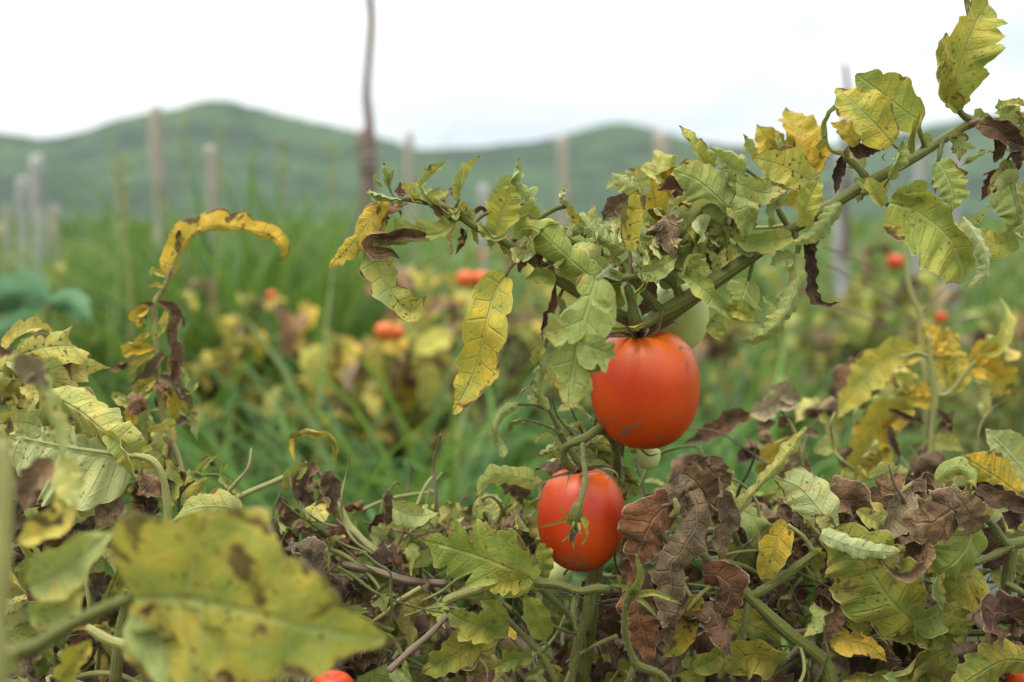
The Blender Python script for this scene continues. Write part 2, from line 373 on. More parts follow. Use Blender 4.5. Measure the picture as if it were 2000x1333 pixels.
def hills():
    prof = [(-1500, 330), (-900, 262), (-500, 290), (-200, 268), (0, 252), (50, 260), (100, 267), (150, 258), (200, 243), (250, 226), (300, 214), (360, 208), (400, 195), (432, 188), (470, 194),
            (500, 206), (560, 221), (620, 234), (700, 250), (750, 266), (790, 282), (830, 291), (880, 289), (950, 281), (1050, 271), (1110, 257), (1160, 241),
            (1200, 231), (1240, 238), (1290, 254), (1340, 268), (1400, 277), (1500, 283), (1620, 280), (1720, 262), (1800, 242), (1900, 226), (2000, 216), (2200, 205), (2600, 240), (3300, 300), (4500, 350)]
    D = 1250.0
    px = np.array([p[0] for p in prof], float); h = (430 - np.array([p[1] for p in prof], float)) / FPX * D
    xs = np.linspace(-1400, 1900, 300); ridge = np.interp(xs, (px - 1000) / FPX * D, h)
    k = np.hanning(5); ridge = np.convolve(np.pad(ridge, 2, 'edge'), k / k.sum(), 'valid')
    ys = np.linspace(520, 2000, 120)
    X, Y = np.meshgrid(xs, ys)
    up = np.clip((Y - 520) / (D - 520), 0, 1); dn = np.clip((2000 - Y) / (2000 - D), 0, 1)
    base = np.where(Y < D, up ** 2.1, dn ** 1.2)
    rng = np.random.RandomState(3)
    nzz = sum(np.sin(X * fx + Y * fy + p) * a for fx, fy, p, a in [(0.011, 0.006, 1, 10), (0.021, -0.013, 2, 6), (0.043, 0.02, 0.5, 3), (0.08, -0.05, 4, 1.6), (0.16, 0.12, 2, .9)])
    Z = ridge[None, :] * base + nzz * base * np.clip(np.abs(Y - D) / 260, 0.04, 1) - 3 + rng.randn(*X.shape) * 1.0 * base
    m = mat('hill_forest'); g = G(m); obj = g.n('ShaderNodeTexCoord').outputs['Object']
    n1 = g.noise(obj, 0.012, 6, 0.65); n2 = g.noise(obj, 0.09, 4, 0.7)
    col = g.mix(g.ss(n1, 0.42, 0.58), (0.005, 0.022, 0.010, 1), (0.028, 0.064, 0.022, 1))
    col = g.mix(g.m('MULTIPLY', g.ss(n2, 0.45, 0.7), 0.6), col, (0.08, 0.10, 0.035, 1))
    g.out(g.princ(col, 0.9, 0.1, g.bump(n2, 6.0)))
    link_mesh('hills', make_mesh('hills', np.stack([X, Y, Z], -1).reshape(-1, 3), quads(120, 300), m))['kind'] = 'structure'
hills()

# plastic mulch film pressed over a planting ridge, seen between the right-hand plants
def film():
    m = mat('mulch_plastic'); g = G(m); obj = g.n('ShaderNodeTexCoord').outputs['Object']
    n = g.noise(obj, 14.0, 5, 0.6)
    g.out(g.princ(g.mix(n, (0.05, 0.055, 0.065, 1), (0.10, 0.11, 0.12, 1)), 0.6, 0.25, g.bump(n, 0.03)))
    for x0, x1, y0, y1 in ((0.95, 1.75, 2.2, 9.0), (-0.62, -0.05, 4.6, 9.0)):
        u = np.linspace(-1, 1, 24); yy = np.linspace(y0, y1, 120); U, Y = np.meshgrid(u, yy)
        X = (x0 + x1) / 2 + U * (x1 - x0) / 2 + 0.03 * np.sin(Y * 3); Z = 0.12 * np.cos(U * 1.45) + 0.006 * np.sin(Y * 31 + U * 9) + 0.005 * np.sin(Y * 12 - U * 22)
        o = link_mesh('mulch_film', make_mesh('mulch_film', np.stack([X, Y, Z], -1).reshape(-1, 3), quads(120, 24), m)); o['kind'] = 'structure'
film()

# ------------------------------------------------------------------ wooden stakes
def wood(name, c1, c2):
    m = mat(name); g = G(m); obj = g.n('ShaderNodeTexCoord').outputs['Object']
    mp_ = g.n('ShaderNodeMapping', {0: obj, 3: (1, 1, 0.12)}); n = g.noise(mp_.outputs[0], 70, 5, .65); n2 = g.noise(obj, 9, 4)
    col = g.mix(n, c1, c2); col = g.mix(g.m('MULTIPLY', g.ss(n2, .5, .65), .5), col, tuple(v * .5 for v in c1[:3]) + (1,))
    g.out(g.princ(col, .85, .15, g.bump(n, .004))); return m
W_BROWN = wood('bark_wood', (0.11, 0.08, 0.06, 1), (0.21, 0.16, 0.125, 1))
W_PINK = wood('peeled_wood', (0.22, 0.195, 0.155, 1), (0.35, 0.32, 0.255, 1))
W_GREY = wood('grey_weathered_wood', (0.22, 0.225, 0.20, 1), (0.36, 0.36, 0.33, 1))
W_DARK = wood('dark_wood', (0.07, 0.055, 0.048, 1), (0.15, 0.12, 0.10, 1))
def stake(xb, xt, yt, d, wpx, m, label, taper=0.8, upper=None):
    """stake standing on the ground at distance d; its top at photo pixel (xt, yt)"""
    base = at_ground(xb, d, -0.04); top = P(xt, yt, d * math.cos(PITCH)); top[1] = d
    r = wpx / 2 / FPX * d
    root = empty('wooden_stake', tuple(base), label, 'stake', 'stakes standing across the field')
    n = 9; pts = [base + (top - base) * k / (n - 1) + np.array([math.sin(k * 1.7 + xb) * r * .25, 0, 0]) for k in range(n)]
    put_stem(root, pts, [r * (1 - (1 - taper) * k / (n - 1)) * (1 + .07 * math.sin(k * 2.3 + xb)) for k in range(n)], m, 'post', rough=0.06)
    if upper:
        xt2, yt2, w2, m2 = upper; r2 = w2 / 2 / FPX * d
        t2 = P(xt2, yt2, d); t2[1] = d - r * .2; b2 = base + (top - base) * 0.55 + np.array([r * .3, -r * 1.15, 0])
        pts = [b2 + (t2 - b2) * k / 8 + np.array([math.sin(k * 2.1) * r2 * .5, 0, 0]) for k in range(9)]
        put_stem(root, pts, [r2 * 1.25, r2, r2 * .8], m2, 'pole')
        tie = pts[3] ; ang = np.linspace(0, 2 * math.pi, 14)
        for zz in (0.0, 0.02, 0.042):
            put_stem(root, [tie + np.array([math.cos(a) * r * 1.15, r * 1.1 + math.sin(a) * (r * 1.7), zz + a * .002]) for a in ang], r * .09, W_PINK, 'tie', sides=6)
    return root
stake(706, 716, 262, 4.0, 38, W_BROWN, 'tall brown stake with a thinner stick lashed on, running out of the frame', .85, (731, -25, 17, W_BROWN))
stake(803, 803, 262, 5.5, 27, W_PINK, 'pale tapered stake just right of the tallest stake, ending in a short point', .5)
stake(313, 313, 214, 5.0, 27, W_PINK, 'tan stake rising in front of the highest hill on the left', .9)
stake(417, 415, 290, 7.0, 22, W_PINK, 'short tan stake among the grass plumes, right of the tan stake before the highest hill', .9)
stake(75, 76, 309, 7.0, 26, W_GREY, 'light grey square-topped stake near the left edge, tallest of its cluster', .98)
stake(44, 45, 350, 9.0, 18, W_GREY, 'thin grey stake just left of the light grey stake by the left edge', .95)
stake(108, 107, 405, 10.0, 18, W_PINK, 'low tan stake just right of the light grey stake by the left edge', .95)
stake(14, 14, 408, 12.0, 16, W_PINK, 'leftmost low stake at the very edge of the frame', .95)
stake(945, 944, 365, 9.0, 20, W_GREY, 'low grey stake half hidden behind the left sprigs of the arching branch', .95)
stake(1103, 1098, 272, 7.0, 25, W_PINK, 'slightly leaning pale stake below the right-hand hill', .9)
stake(1292, 1291, 262, 6.0, 30, W_PINK, 'pale thick stake behind the upright withered shoots of the branch', .95)
stake(1643, 1642, 300, 6.1, 28, W_GREY, 'grey stake carrying a dark thin stick, behind the middle of the arching branch', .95, (1639, 132, 13, W_DARK))
stake(1792, 1790, 292, 9.0, 22, W_GREY, 'grey stake under the hanging oval leaf on the right', .95)
stake(1862, 1858, 268, 7.5, 28, W_GREY, 'light grey stake between hanging leaves at the right side', .95)

# ------------------------------------------------------------------ grass
def grass_material():
    m = mat('grass_blade'); g = G(m)
    at = g.n('ShaderNodeAttribute', attribute_name='tint'); n = g.noise(g.n('ShaderNodeTexCoord').outputs['Object'], 7.0, 2)
    col = g.mix(g.m('MULTIPLY', n, .4), at.outputs[0], (0.07, 0.12, 0.03, 1))
    pr = g.princ(col, .5, .16); tl = g.n('ShaderNodeBsdfTranslucent', {0: g.mix(.4, col, (.25, .4, .05, 1))})
    g.out(g.n('ShaderNodeMixShader', {0: .35, 1: pr, 2: tl.outputs[0]}).outputs[0]); return m
M_GRASS = grass_material()
def blades(base, L, W, az, lean, droop, tint, seg=7, rng=np.random):
    """many arched grass blades as one vertex block"""
    n = len(L); t = np.linspace(0, 1, seg + 1)[None, :]
    th = lean[:, None] + droop[:, None] * t ** 1.5                    # angle from vertical
    ds = L[:, None] / seg
    r = np.cumsum(np.sin(th) * ds, 1) - np.sin(th[:, :1]) * ds; z = np.cumsum(np.cos(th) * ds, 1) - np.cos(th[:, :1]) * ds
    dirx, diry = np.cos(az), np.sin(az)
    c = np.stack([base[:, 0:1] + r * dirx[:, None], base[:, 1:2] + r * diry[:, None], base[:, 2:3] + z], -1)
    w = W[:, None] * np.minimum(1, t * 5 + .35) * (1 - t ** 2.2) * .5 + 2e-4
    sx = np.stack([-diry, dirx, np.zeros(n)], -1)[:, None, :]
    up = np.stack([-np.cos(th) * dirx[:, None], -np.cos(th) * diry[:, None], np.sin(th)], -1)
    A = c + sx * w[..., None] + up * w[..., None] * .35; B = c; D = c - sx * w[..., None] + up * w[..., None] * .35
    V = np.stack([A, B, D], 2)                                        # n, seg+1, 3, 3
    F1 = quads(seg + 1, 3); k = (seg + 1) * 3
    F = (F1[None] + (np.arange(n) * k)[:, None, None]).reshape(-1, 4)
    tn = np.repeat(tint[:, None, :], k, 1).reshape(-1, 3); return V.reshape(-1, 3), F, np.hstack([tn, np.ones((len(tn), 1))])
def clump_blades(rng, centers, per, L0, W0, spread, tints, lean=(0.05, .45), droop=(.5, 1.9)):
    n = len(centers) * per; c = np.repeat(centers, per, 0)
    base = c.copy(); base[:, :2] += rng.randn(n, 2) * spread; base[:, 2] = -0.02
    sc = np.repeat(rng.uniform(.7, 1.15, len(centers)), per)
    L = (L0 if np.isscalar(L0) else np.repeat(L0, per)) * sc * rng.uniform(.55, 1.1, n)
    ti = tints[np.where(rng.rand(n) < .6, np.repeat(rng.randint(0, len(tints), len(centers)), per), rng.randint(0, len(tints), n))] * rng.uniform(.6, 1.5, (n, 1)) * rng.uniform(.92, 1.08, (n, 3))
    return blades(base, L, (W0 if np.isscalar(W0) else np.repeat(W0, per)) * rng.uniform(.6, 1.2, n), rng.rand(n) * 6.283, rng.uniform(*lean, n), rng.uniform(*droop, n), ti)
TI = np.array([(0.020, 0.058, 0.008), (0.038, 0.098, 0.012), (0.085, 0.165, 0.028), (0.030, 0.080, 0.020), (0.12, 0.155, 0.040)])
TIF = np.vstack([TI, [(0.16, 0.15, 0.07), (0.20, 0.19, 0.07), (0.11, 0.12, 0.05)]])
def merge(bl):
    V, F, T = [], [], []; o = 0
    for v, f, t in bl: V.append(v); F.append(f + o); T.append(t); o += len(v)
    return np.vstack(V), np.vstack(F), np.vstack(T)
def grass_obj(name, bl, label=None, cat=None, group=None, kind=None, loc=None):
    V, F, T = merge(bl)
    if loc is not None: V = V - np.array(loc)
    o = link_mesh(name, make_mesh(name, V, F, M_GRASS, attrs={'tint': T}), None, loc); return tag(o, label, cat, group, kind)
rng = np.random.RandomState(11)
def region(n, x0, x1, d0, d1, pw=1.0):
    d = d0 + (d1 - d0) * rng.rand(n) ** pw; x = rng.uniform(x0, x1, n)
    return np.stack([(x - 1000) / FPX * d, d, np.zeros(n)], 1)
bl = []
c = region(210, 290, 700, 2.75, 4.4); bl.append(clump_blades(rng, c, 26, np.interp((c[:, 0] / c[:, 1]) * FPX + 1000, [250, 370, 660, 760], [.78, 1.0, 1.02, .80]), .026, .05, TI))
c = region(260, -900, 300, 2.4, 4.2); bl.append(clump_blades(rng, c, 26, .78, .024, .05, TIF))
c = region(130, 740, 1500, 2.2, 4.2); bl.append(clump_blades(rng, c, 24, .62, .022, .05, TI))
c = region(105, 380, 1060, 1.6, 2.15); bl.append(clump_blades(rng, c, 16, .78, .018, .035, TI * 1.0, (.05, .6), (.9, 2.3)))
c = region(45, 1340, 1640, 1.7, 2.3); bl.append(clump_blades(rng, c, 16, .72, .017, .035, TI[1:4] * 1.1, (.05, .5), (.9, 2.3)))
c = region(160, 1450, 3000, 3.0, 4.6); bl.append(clump_blades(rng, c, 18, .52, .016, .05, TIF))
c = region(700, -1200, 3200, 4.2, 10, 1.2); bl.append(clump_blades(rng, c, 16, .60, .03, .12, TIF))
c = region(1150, -1200, 3200, 10, 40, 1.4); bl.append(clump_blades(rng, c, 9, .68, .09, .4, TIF))
c = region(1500, -1200, 3200, 40, 220, 1.3); bl.append(clump_blades(rng, c, 6, 1.3, .5, 2.5, TIF))
tag(grass_obj('grass', bl), 'tall green grass filling the field behind the tomato plants', 'grass', kind='stuff')

GR = 'grass clumps arching behind the tomato plants'
for (x, d, h, w, n, lab) in (
        (455, 1.75, .56, .020, 26, 'broad-bladed grass clump right of the curled yellow shoot, blades arching down'),
        (560, 1.9, .50, .017, 26, 'deep green grass clump beside the broad-bladed clump, in front of the yellow leaves'),
        (640, 1.7, .40, .014, 24, 'low grass clump below the yellowing bush left of the ripe tomatoes'),
        (790, 1.7, .42, .016, 26, 'grass clump with pale drooping blades left of the small buds'),
        (900, 1.9, .40, .014, 24, 'grass clump behind the hanging yellow leaf'),
        (1430, 2.0, .52, .018, 22, 'bright green grass clump just right of the big ripe tomato'),
        (1500, 2.3, .50, .016, 22, 'grass clump behind the long rolled pale leaf'),
        (330, 2.0, .50, .017, 22, 'grass clump standing behind the withered left shoot'),
        (160, 2.0, .46, .016, 22, 'grass clump beneath the broad bluish leaves on the left')):
    p = at_ground(x, d); b_ = clump_blades(rng, np.array([p]), int(n * 1.3), h / .80, w * 1.35, .04, TI[1:3] * 1.25, (.1, .6), (.9, 2.3))
    grass_obj('grass_clump', [b_], lab, 'grass clump', GR, None, tuple(p))

# tall seed stalks with feathery heads
M_PLUME = wood('dry_seed_head', (0.24, 0.20, 0.09, 1), (0.42, 0.34, 0.17, 1))
def seed_stalk(xb, xt, yt, d, hl, label, lean=0.0):
    base = at_ground(xb, d); top = P(xt, yt, d); root = empty('seed_stalk', tuple(base), label, 'grass stalk', 'tall grass stalks with seed heads')
    mid = (base + top) / 2 + np.array([lean * .05, 0, .05]); q, _ = spline([base, mid, top], 12)
    put_stem(root, [v for v in q], [.004, .003, .0015], M_STEMY, 'stalk', sides=6)
    r2 = np.random.RandomState(int(xb)); n = 30
    tt = r2.uniform(0, 1, n); cc = top + (q[-3] - top) * (tt[:, None] * hl)
    cc[:, 2] -= .0; az = r2.rand(n) * 6.28
    V, F, T = blades(cc, r2.uniform(.02, .055, n), np.full(n, .006), az, r2.uniform(.5, 1.9, n), r2.uniform(.2, 1.2, n), np.tile([[.33, .29, .13]], (n, 1)) * r2.uniform(.7, 1.2, (n, 1)), seg=3)
    o = link_mesh('seed_head', make_mesh('seed_head', V - base, F, M_GRASS, attrs={'tint': T}), root)
seed_stalk(300, 215, 262, 2.6, 1.3, 'leaning tan seed stalk arching left in front of the left hillside')
seed_stalk(255, 238, 300, 2.4, .9, 'forked looking tan seed stalk left of the tan stake')
seed_stalk(400, 432, 240, 3.0, 1.0, 'upright tan seed stalk below the highest hilltop')
seed_stalk(360, 358, 222, 3.2, .8, 'thin greenish seed stalk beside the tan stake')
seed_stalk(540, 556, 268, 3.0, .7, 'short seed stalk right of the highest hilltop')
seed_stalk(640, 648, 280, 3.0, .7, 'faint seed stalk just left of the tallest stake')

# ------------------------------------------------------------------ background tomato bushes
PROTO = []
for i in range(8):
    r2 = np.random.RandomState(40 + i)
    pts = [np.zeros(3), np.array([.0, .012, .035]), np.array([.004, .03, .058 - .01 * i / 8]), np.array([.002, .055, .06 - .006 * i])]
    V, F, uv, ue = leaf_geo(pts, .052, N=3, dep=.4, fold=.3, curl=(r2.uniform(0, 1.2), r2.uniform(0, 1.2)), seed=60 + i, nu=3, nv=12, viewdir=(0, 0, -1), crinkle=.5 if i > 5 else 0)
    PROTO.append(make_mesh('leaf', V, F, M_DRY if i > 5 else M_LEAF, {'vein': uv, 'edge': ue}))
def tomato_profile(n, k):
    th = np.linspace(0, math.pi, n); return np.sin(th) ** k, np.cos(th)
def tomato_mesh(name, rx, rz, m, seed=0, square=.82, ribs=.03, nub=0.0, n=40, sides=64):
    """fruit: squarish shoulders, a dimple where the stalk sits, faint ribs"""
    r = np.random.RandomState(seed); th = np.linspace(0.0005, math.pi - .0005, n)
    rr = np.sin(th) ** square; zz = np.cos(th); zz = np.sign(zz) * np.abs(zz) ** .92
    taper = 1 - .07 * np.clip(-zz, 0, 1) ** 1.5 + .03 * np.clip(zz, 0, 1)
    rr = rr * taper; zz = zz - .16 * np.exp(-(rr / .28) ** 2) * (zz > 0) - nub * np.exp(-(rr / .12) ** 2) * (zz < 0)
    ang = np.linspace(0, 2 * math.pi, sides, endpoint=False)
    rib = 1 + ribs * np.sin(th)[:, None] * (0.6 * np.cos(5 * ang + r.rand() * 6)[None] + .5 * np.cos(2 * ang + r.rand() * 6)[None] + .35 * np.cos(3 * ang + r.rand() * 6)[None]) * (.5 + .8 * np.clip(zz, -.3, 1)[:, None])
    X = rx * rr[:, None] * rib * np.cos(ang); Y = rx * rr[:, None] * rib * np.sin(ang); Z = rz * zz[:, None] * np.ones_like(ang)
    V = np.stack([X, Y, Z], -1).reshape(-1, 3); return make_mesh(name, V, quads(n, sides, True)[:, ::-1], m)
def fruit_material(name, c1, c2, c3, dirt=0.8):
    m = mat(name); g = G(m); obj = g.n('ShaderNodeTexCoord').outputs['Object']; z = g.n('ShaderNodeSeparateXYZ', {0: obj})
    n1 = g.noise(obj, 35, 3); n2 = g.noise(obj, 14, 2)
    col = g.mix(g.ss(n2, .35, .65), c1, c2)
    col = g.mix(g.m('MULTIPLY', g.ss(g.m('ADD', z.outputs[2], g.m('MULTIPLY', n2, .02)), .018, .044), .75), col, c3)
    v = g.vor(obj, 380, 'F1'); sp = g.m('MULTIPLY', g.ss(v, .20, .09), g.ss(g.noise(obj, 60, 2), .50, .60))
    col = g.mix(g.m('MULTIPLY', sp, 1.1 * dirt), col, (.06, .02, .012, 1))
    d1 = g.noise(obj, 75, 6, .72, .8); zone = g.ss(z.outputs[2], -.004, -.018)
    dm = g.m('MULTIPLY', g.ss(d1, .525, .60), g.m('MULTIPLY', zone, g.ss(g.noise(obj, 30, 2), .46, .56)))
    sc = g.ss(g.noise(g.n('ShaderNodeMapping', {0: obj, 2: (.3, .5, .2), 3: (1, 1, .5)}).outputs[0], 110, 4, .6), .665, .69)
    dm = g.m('MAXIMUM', dm, g.m('MULTIPLY', sc, .8))
    col = g.mix(g.m('MULTIPLY', dm, dirt), col, (.13, .075, .040, 1))
    rough = g.m('ADD', .32, g.m('ADD', g.m('MULTIPLY', n1, .1), g.m('MULTIPLY', dm, .35)))
    h = g.m('ADD', g.noise(obj, 500, 2), g.m('MULTIPLY', dm, 1.2))
    g.out(g.princ(col, rough, .30, g.bump(h, .00022, .5), Subsurface_Weight=.12, Subsurface_Radius=(.012, .004, .002), Subsurface_Scale=.5)); return m
M_RED = fruit_material('ripe_tomato_skin', (0.33, 0.022, 0.002, 1), (0.42, 0.047, 0.003, 1), (0.50, 0.11, 0.009, 1))
M_ORG = fruit_material('orange_tomato_skin', (0.48, 0.085, 0.012, 1), (0.50, 0.10, 0.016, 1), (0.50, 0.14, 0.02, 1))
M_GRN = fruit_material('unripe_tomato_skin', (0.40, 0.48, 0.16, 1), (0.50, 0.56, 0.22, 1), (0.34, 0.43, 0.13, 1), .2)

def bush(x, d, h, sp, n, label, yel=.6, brown=.25, group='tomato bushes in the rows behind'):
    base = at_ground(x, d); root = empty('tomato_bush', tuple(base), label, 'tomato bush', group)
    r = random.Random(int(x * 7 + d * 100))
    if x < 1300: n = int(n * 1.45); yel = min(1, yel + .1)
    stems = []
    for k in range(5):
        a = r.uniform(0, 6.28); tip = np.array([math.cos(a) * sp * r.uniform(.4, 1), math.sin(a) * sp * r.uniform(.3, .8), h * r.uniform(.7, 1)])
        q, _ = spline([np.zeros(3), tip * np.array([.3, .3, .55]), tip], 14); stems.append(q)
        put_stem(root, [base + v for v in q[::3]] + [base + q[-1]], [.006, .0025], M_STEM if r.random() < .6 else M_STEMB, sides=6, n=10)
    for k in range(n):
        q = stems[r.randrange(5)]; i = r.randrange(3, 14); dead = r.random() < brown * (1.6 if i < 7 else .6)
        me = PROTO[r.choice((6, 7))] if dead else PROTO[r.randrange(6)]
        o = bpy.data.objects.new('leaf', me); COL.objects.link(o); o.parent = root
        s = r.uniform(.7, 1.5); o.scale = (s, s, s)
        v = q[i] + np.array([r.gauss(0, sp * .2), r.gauss(0, sp * .2), r.gauss(0, h * .07)]); v[2] = max(v[2], .02)
        o.location = Vector(v); o.rotation_euler = (r.uniform(-1.0, .5), r.uniform(-.6, .6), r.uniform(0, 6.28))
        o.color = (min(1, max(0, r.gauss(yel, .2))), r.uniform(0, .5), r.random(), r.uniform(0, .5))
    return root
bush(545, 2.5, .58, .20, 90, 'yellowing bush low in the grass between the curled shoot and the tallest stake', .85)
bush(650, 2.35, .50, .17, 90, 'yellow spotted bush at the foot of the tallest stake', .8, .3)
bush(760, 2.3, .56, .20, 100, 'brown and yellow bush bearing orange fruit, right of the tallest stake', .75, .45)
bush(880, 2.5, .62, .20, 90, 'dull reddish brown bush behind the hanging yellow leaf', .7, .6)
bush(1010, 2.7, .64, .22, 80, 'brown bush left of the big ripe tomato', .6, .65)
bush(1150, 3.0, .60, .22, 60, 'half dead bush hidden behind the ripe tomatoes', .5, .5)
bush(1430, 2.9, .56, .22, 80, 'olive bush right of the unripe fruit', .45, .4)
bush(1580, 3.0, .62, .24, 90, 'brownish bush in front of the grey stake', .4, .5)
bush(1740, 2.9, .66, .24, 100, 'olive and brown bush with red fruit under the large rolled leaf', .4, .5)
bush(1890, 2.9, .64, .26, 90, 'olive bush at the right side behind the yellow sprig', .4, .4)
bush(2080, 2.8, .66, .26, 60, 'olive bush at the right edge of the frame', .4, .3)
bush(250, 3.1, .56, .24, 60, 'green bush low on the left behind the grass', .3, .2)
def far_fruit(x, y, d, r, m, label):
    o = link_mesh('tomato', tomato_mesh('tomato', r, r * .92, m, int(x), n=14, sides=20), None, Vector(P(x, y, d)))
    tag(o, label, 'tomato', 'tomatoes on the bushes behind')
far_fruit(910, 545, 2.25, .019, M_ORG, 'left one of two blurred orange-red tomatoes touching, above the hanging yellow leaf')
far_fruit(940, 546, 2.28, .019, M_ORG, 'right one of two blurred orange-red tomatoes touching, above the hanging yellow leaf')
far_fruit(752, 648, 2.05, .019, M_ORG, 'blurred orange tomato under the long pale spotted leaf')
far_fruit(775, 650, 2.1, .015, M_ORG, 'smaller orange fruit tucked beside the one under the spotted leaf')
far_fruit(530, 577, 2.2, .010, M_ORG, 'faint orange fruit in the yellowing bush right of the curled shoot')
far_fruit(1748, 512, 2.5, .019, M_RED, 'blurred red tomato under the large rolled leaf on the right')
far_fruit(1838, 620, 2.5, .014, M_RED, 'dull red tomato above the yellow sprig on the right')
far_fruit(1755, 940, 1.6, .012, M_ORG, 'small blurred orange fruit low between the right-hand yellow leaves')

# broad bluish weed on the left
M_WEED = mat('bluish_leaf'); _g = G(M_WEED); _g.out(_g.princ((.055, .125, .050, 1), .6, .2))
def weed(x, y, d, label, specs):
    base = at_ground(x, d); root = empty('broadleaf_weed', tuple(base), label, 'weed')
    for pts, w in specs:
        p = px3(pts, d); put_leaf(root, p, w / FPX * d, y=0, b=0, pale=.15, mtl=M_WEED, N=2, dep=.1, fold=-.25, curl=(-.3, -.3), nu=5, nv=18, name='leaf', petiole=[base, base + (np.array(p[0]) - base) * np.array([.3, .3, .7])], pw=.004)
weed(60, 620, 1.75, 'broad bluish green leaves of a weed standing in the grass at the left edge', [([(95, 590), (40, 570), (-60, 600)], 90), ([(95, 592), (135, 590), (178, 625, -60)], 60), ([(70, 620), (20, 640), (-60, 690)], 70)])

# ================================================================== HERO PLANTS
def px(v, D=FOC): return v / FPX * D
def LF(plant, pts, w, D=FOC, pet=None, **k):
    p = px3(pts, D)
    if k.get('dry'): k['b'] = min(1, k.get('b', .1) + .2)
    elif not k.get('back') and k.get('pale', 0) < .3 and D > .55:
        ym = sum(q[1] for q in pts) / len(pts); o_ = max(0, min(1, (ym - (1000 if plant.name.endswith('001') else 1080)) / 160)) * .62  # lower leaves coloured darker: painted shade on top of their olive tone
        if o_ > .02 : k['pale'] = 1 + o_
    rr = random.Random(len(_seed) + _seed[0] * 7 + int(pts[0][0]))
    if not k.get('dry') and not k.get('back') and w < 160:
        # living leaves cup, twist and curl: exaggerate what the call asks for
        if k.get('dep', .28) > .13: k['dep'] = min(.62, k.get('dep', .28) * 1.35)
        k['fold'] = k.get('fold', .25) * 1.25 + rr.uniform(-.08, .12)
        cu = k.get('curl', (.5, .5)); k['curl'] = (cu[0] * 1.6 + rr.uniform(-.2, .35), cu[1] * 1.6 + rr.uniform(-.2, .25))
        k['twist'] = k.get('twist', 0) + rr.uniform(-28, 28)
        ln = np.linalg.norm(p[-1] - p[0]); a = rr.uniform(-.28, .22) * ln
        p[-1] = p[-1] + FWD * a
        if len(p) > 2: p[len(p) // 2] = p[len(p) // 2] - FWD * abs(a) * .35
    if pet: k['petiole'] = px3(pet, D); k['pw'] = k.pop('pwx', 4.5) / 2 / FPX * D
    return put_leaf(plant, p, px(w, D), **k)
def ST(plant, pts, w, D=FOC, m=None, **k):
    if not isinstance(D, (int, float)): D, m = FOC, D
    ww = w if hasattr(w, '__len__') else [w]
    p3 = px3(pts, D)
    o = put_stem(plant, p3, [px(v, D) / 2 for v in ww] if len(ww) > 1 else px(ww[0], D) / 2, m, **k)
    if abs(D - FOC) < .03 and m is None: hairs(o, p3, [px(v, D) / 2 for v in ww])
    return o
def hairs(o, p3, rad):
    """the short pale hairs on a tomato stem, as one joined sub-part"""
    rng = np.random.RandomState(len(p3) * 31 + int(abs(p3[0][0]) * 1e4)); q, L = spline(p3, 80); T = tangents(q)
    n = int(min(900, L * 4500)); i = rng.randint(0, 80, n); R = np.interp(i, np.linspace(0, 79, len(rad)), rad)[:, None]
    d = unit(np.cross(T[i], rng.randn(n, 3))); c = q[i] + d * R * .95
    ln = rng.uniform(.0006, .0019, n)[:, None]; w = unit(np.cross(d, rng.randn(n, 3))) * .000045
    tip = c + unit(d + rng.randn(n, 3) * .25) * ln
    V = np.stack([c - w, c + w, tip], 1).reshape(-1, 3) - p3[0]
    h = link_mesh('stem_hair', make_mesh('stem_hair', V, np.arange(3 * n).reshape(-1, 3), M_HAIR, smooth=False), o); h['kind'] = 'stuff'

# ---- 1: the arching plant with the ripe tomatoes
root1 = P(1180, 1330, FOC + .05); root1 = np.array([root1[0], root1[1] + .03, 0])
A = empty('tomato_plant', tuple(root1), 'sharp foremost tomato plant whose long arching branch carries yellow-green curled leaves over the ripe fruit', 'tomato plant')
# stems
ST(A, [(2330, 60, 60), (2220, 120, 44), (2120, 180, 30), (2000, 232, 12), (1905, 240, 6), (1850, 268, 4), (1790, 305), (1700, 355), (1650, 385), (1600, 418), (1540, 452), (1465, 503), (1390, 553), (1335, 590, 2), (1302, 612, 6), (1270, 640, 18), (1235, 700, 34)], [8, 12, 16, 19, 21, 22, 23, 26, 29, 34, 42, 36], label='thick main stem arching to the upper right')
ST(A, [(1235, 695, 34), (1215, 800, 50), (1195, 950, 52), (1165, 1100, 40), (1150, 1240, 35)], [36, 34, 30, 34])
put_stem(A, [P(1150, 1235, FOC + .035), P(1140, 1500, FOC + .05), root1 + np.array([0, 0, -.03])], [px(15), px(16), px(14)], M_STEM)
ST(A, [(1262, 655, 24), (1240, 630, 16), (1200, 612, 8), (1130, 572, 2), (1077, 537), (1030, 500), (980, 470), (925, 440), (890, 415), (855, 400), (810, 392), (775, 388)], [24, 26, 22, 19, 16, 13, 9], label='long side stem reaching to the left')
ST(A, [(1325, 600, 8), (1326, 575, 2), (1312, 548, -2), (1280, 536, -4), (1240, 540, -6), (1190, 548, -6)], [20, 18, 14])
ST(A, [(1298, 618, 8), (1275, 590, 4), (1256, 570, 0), (1235, 545, -4)], [22, 18, 14])
ST(A, [(1250, 650, 6), (1238, 620, 2), (1234, 590, 0), (1225, 560, -4)], [26, 22, 14], label='upright stalk rising from the fruit cluster')
ST(A, [(1190, 548, -6), (1150, 500, -4), (1110, 470, 0), (1050, 452, 2)], [12, 9, 6])
ST(A, [(1235, 545, -6), (1232, 515, -8), (1230, 490, -8)], [9, 6], M_STEMB)
ST(A, [(1240, 545, 0), (1290, 520, 4), (1330, 512, 6)], [9, 8])
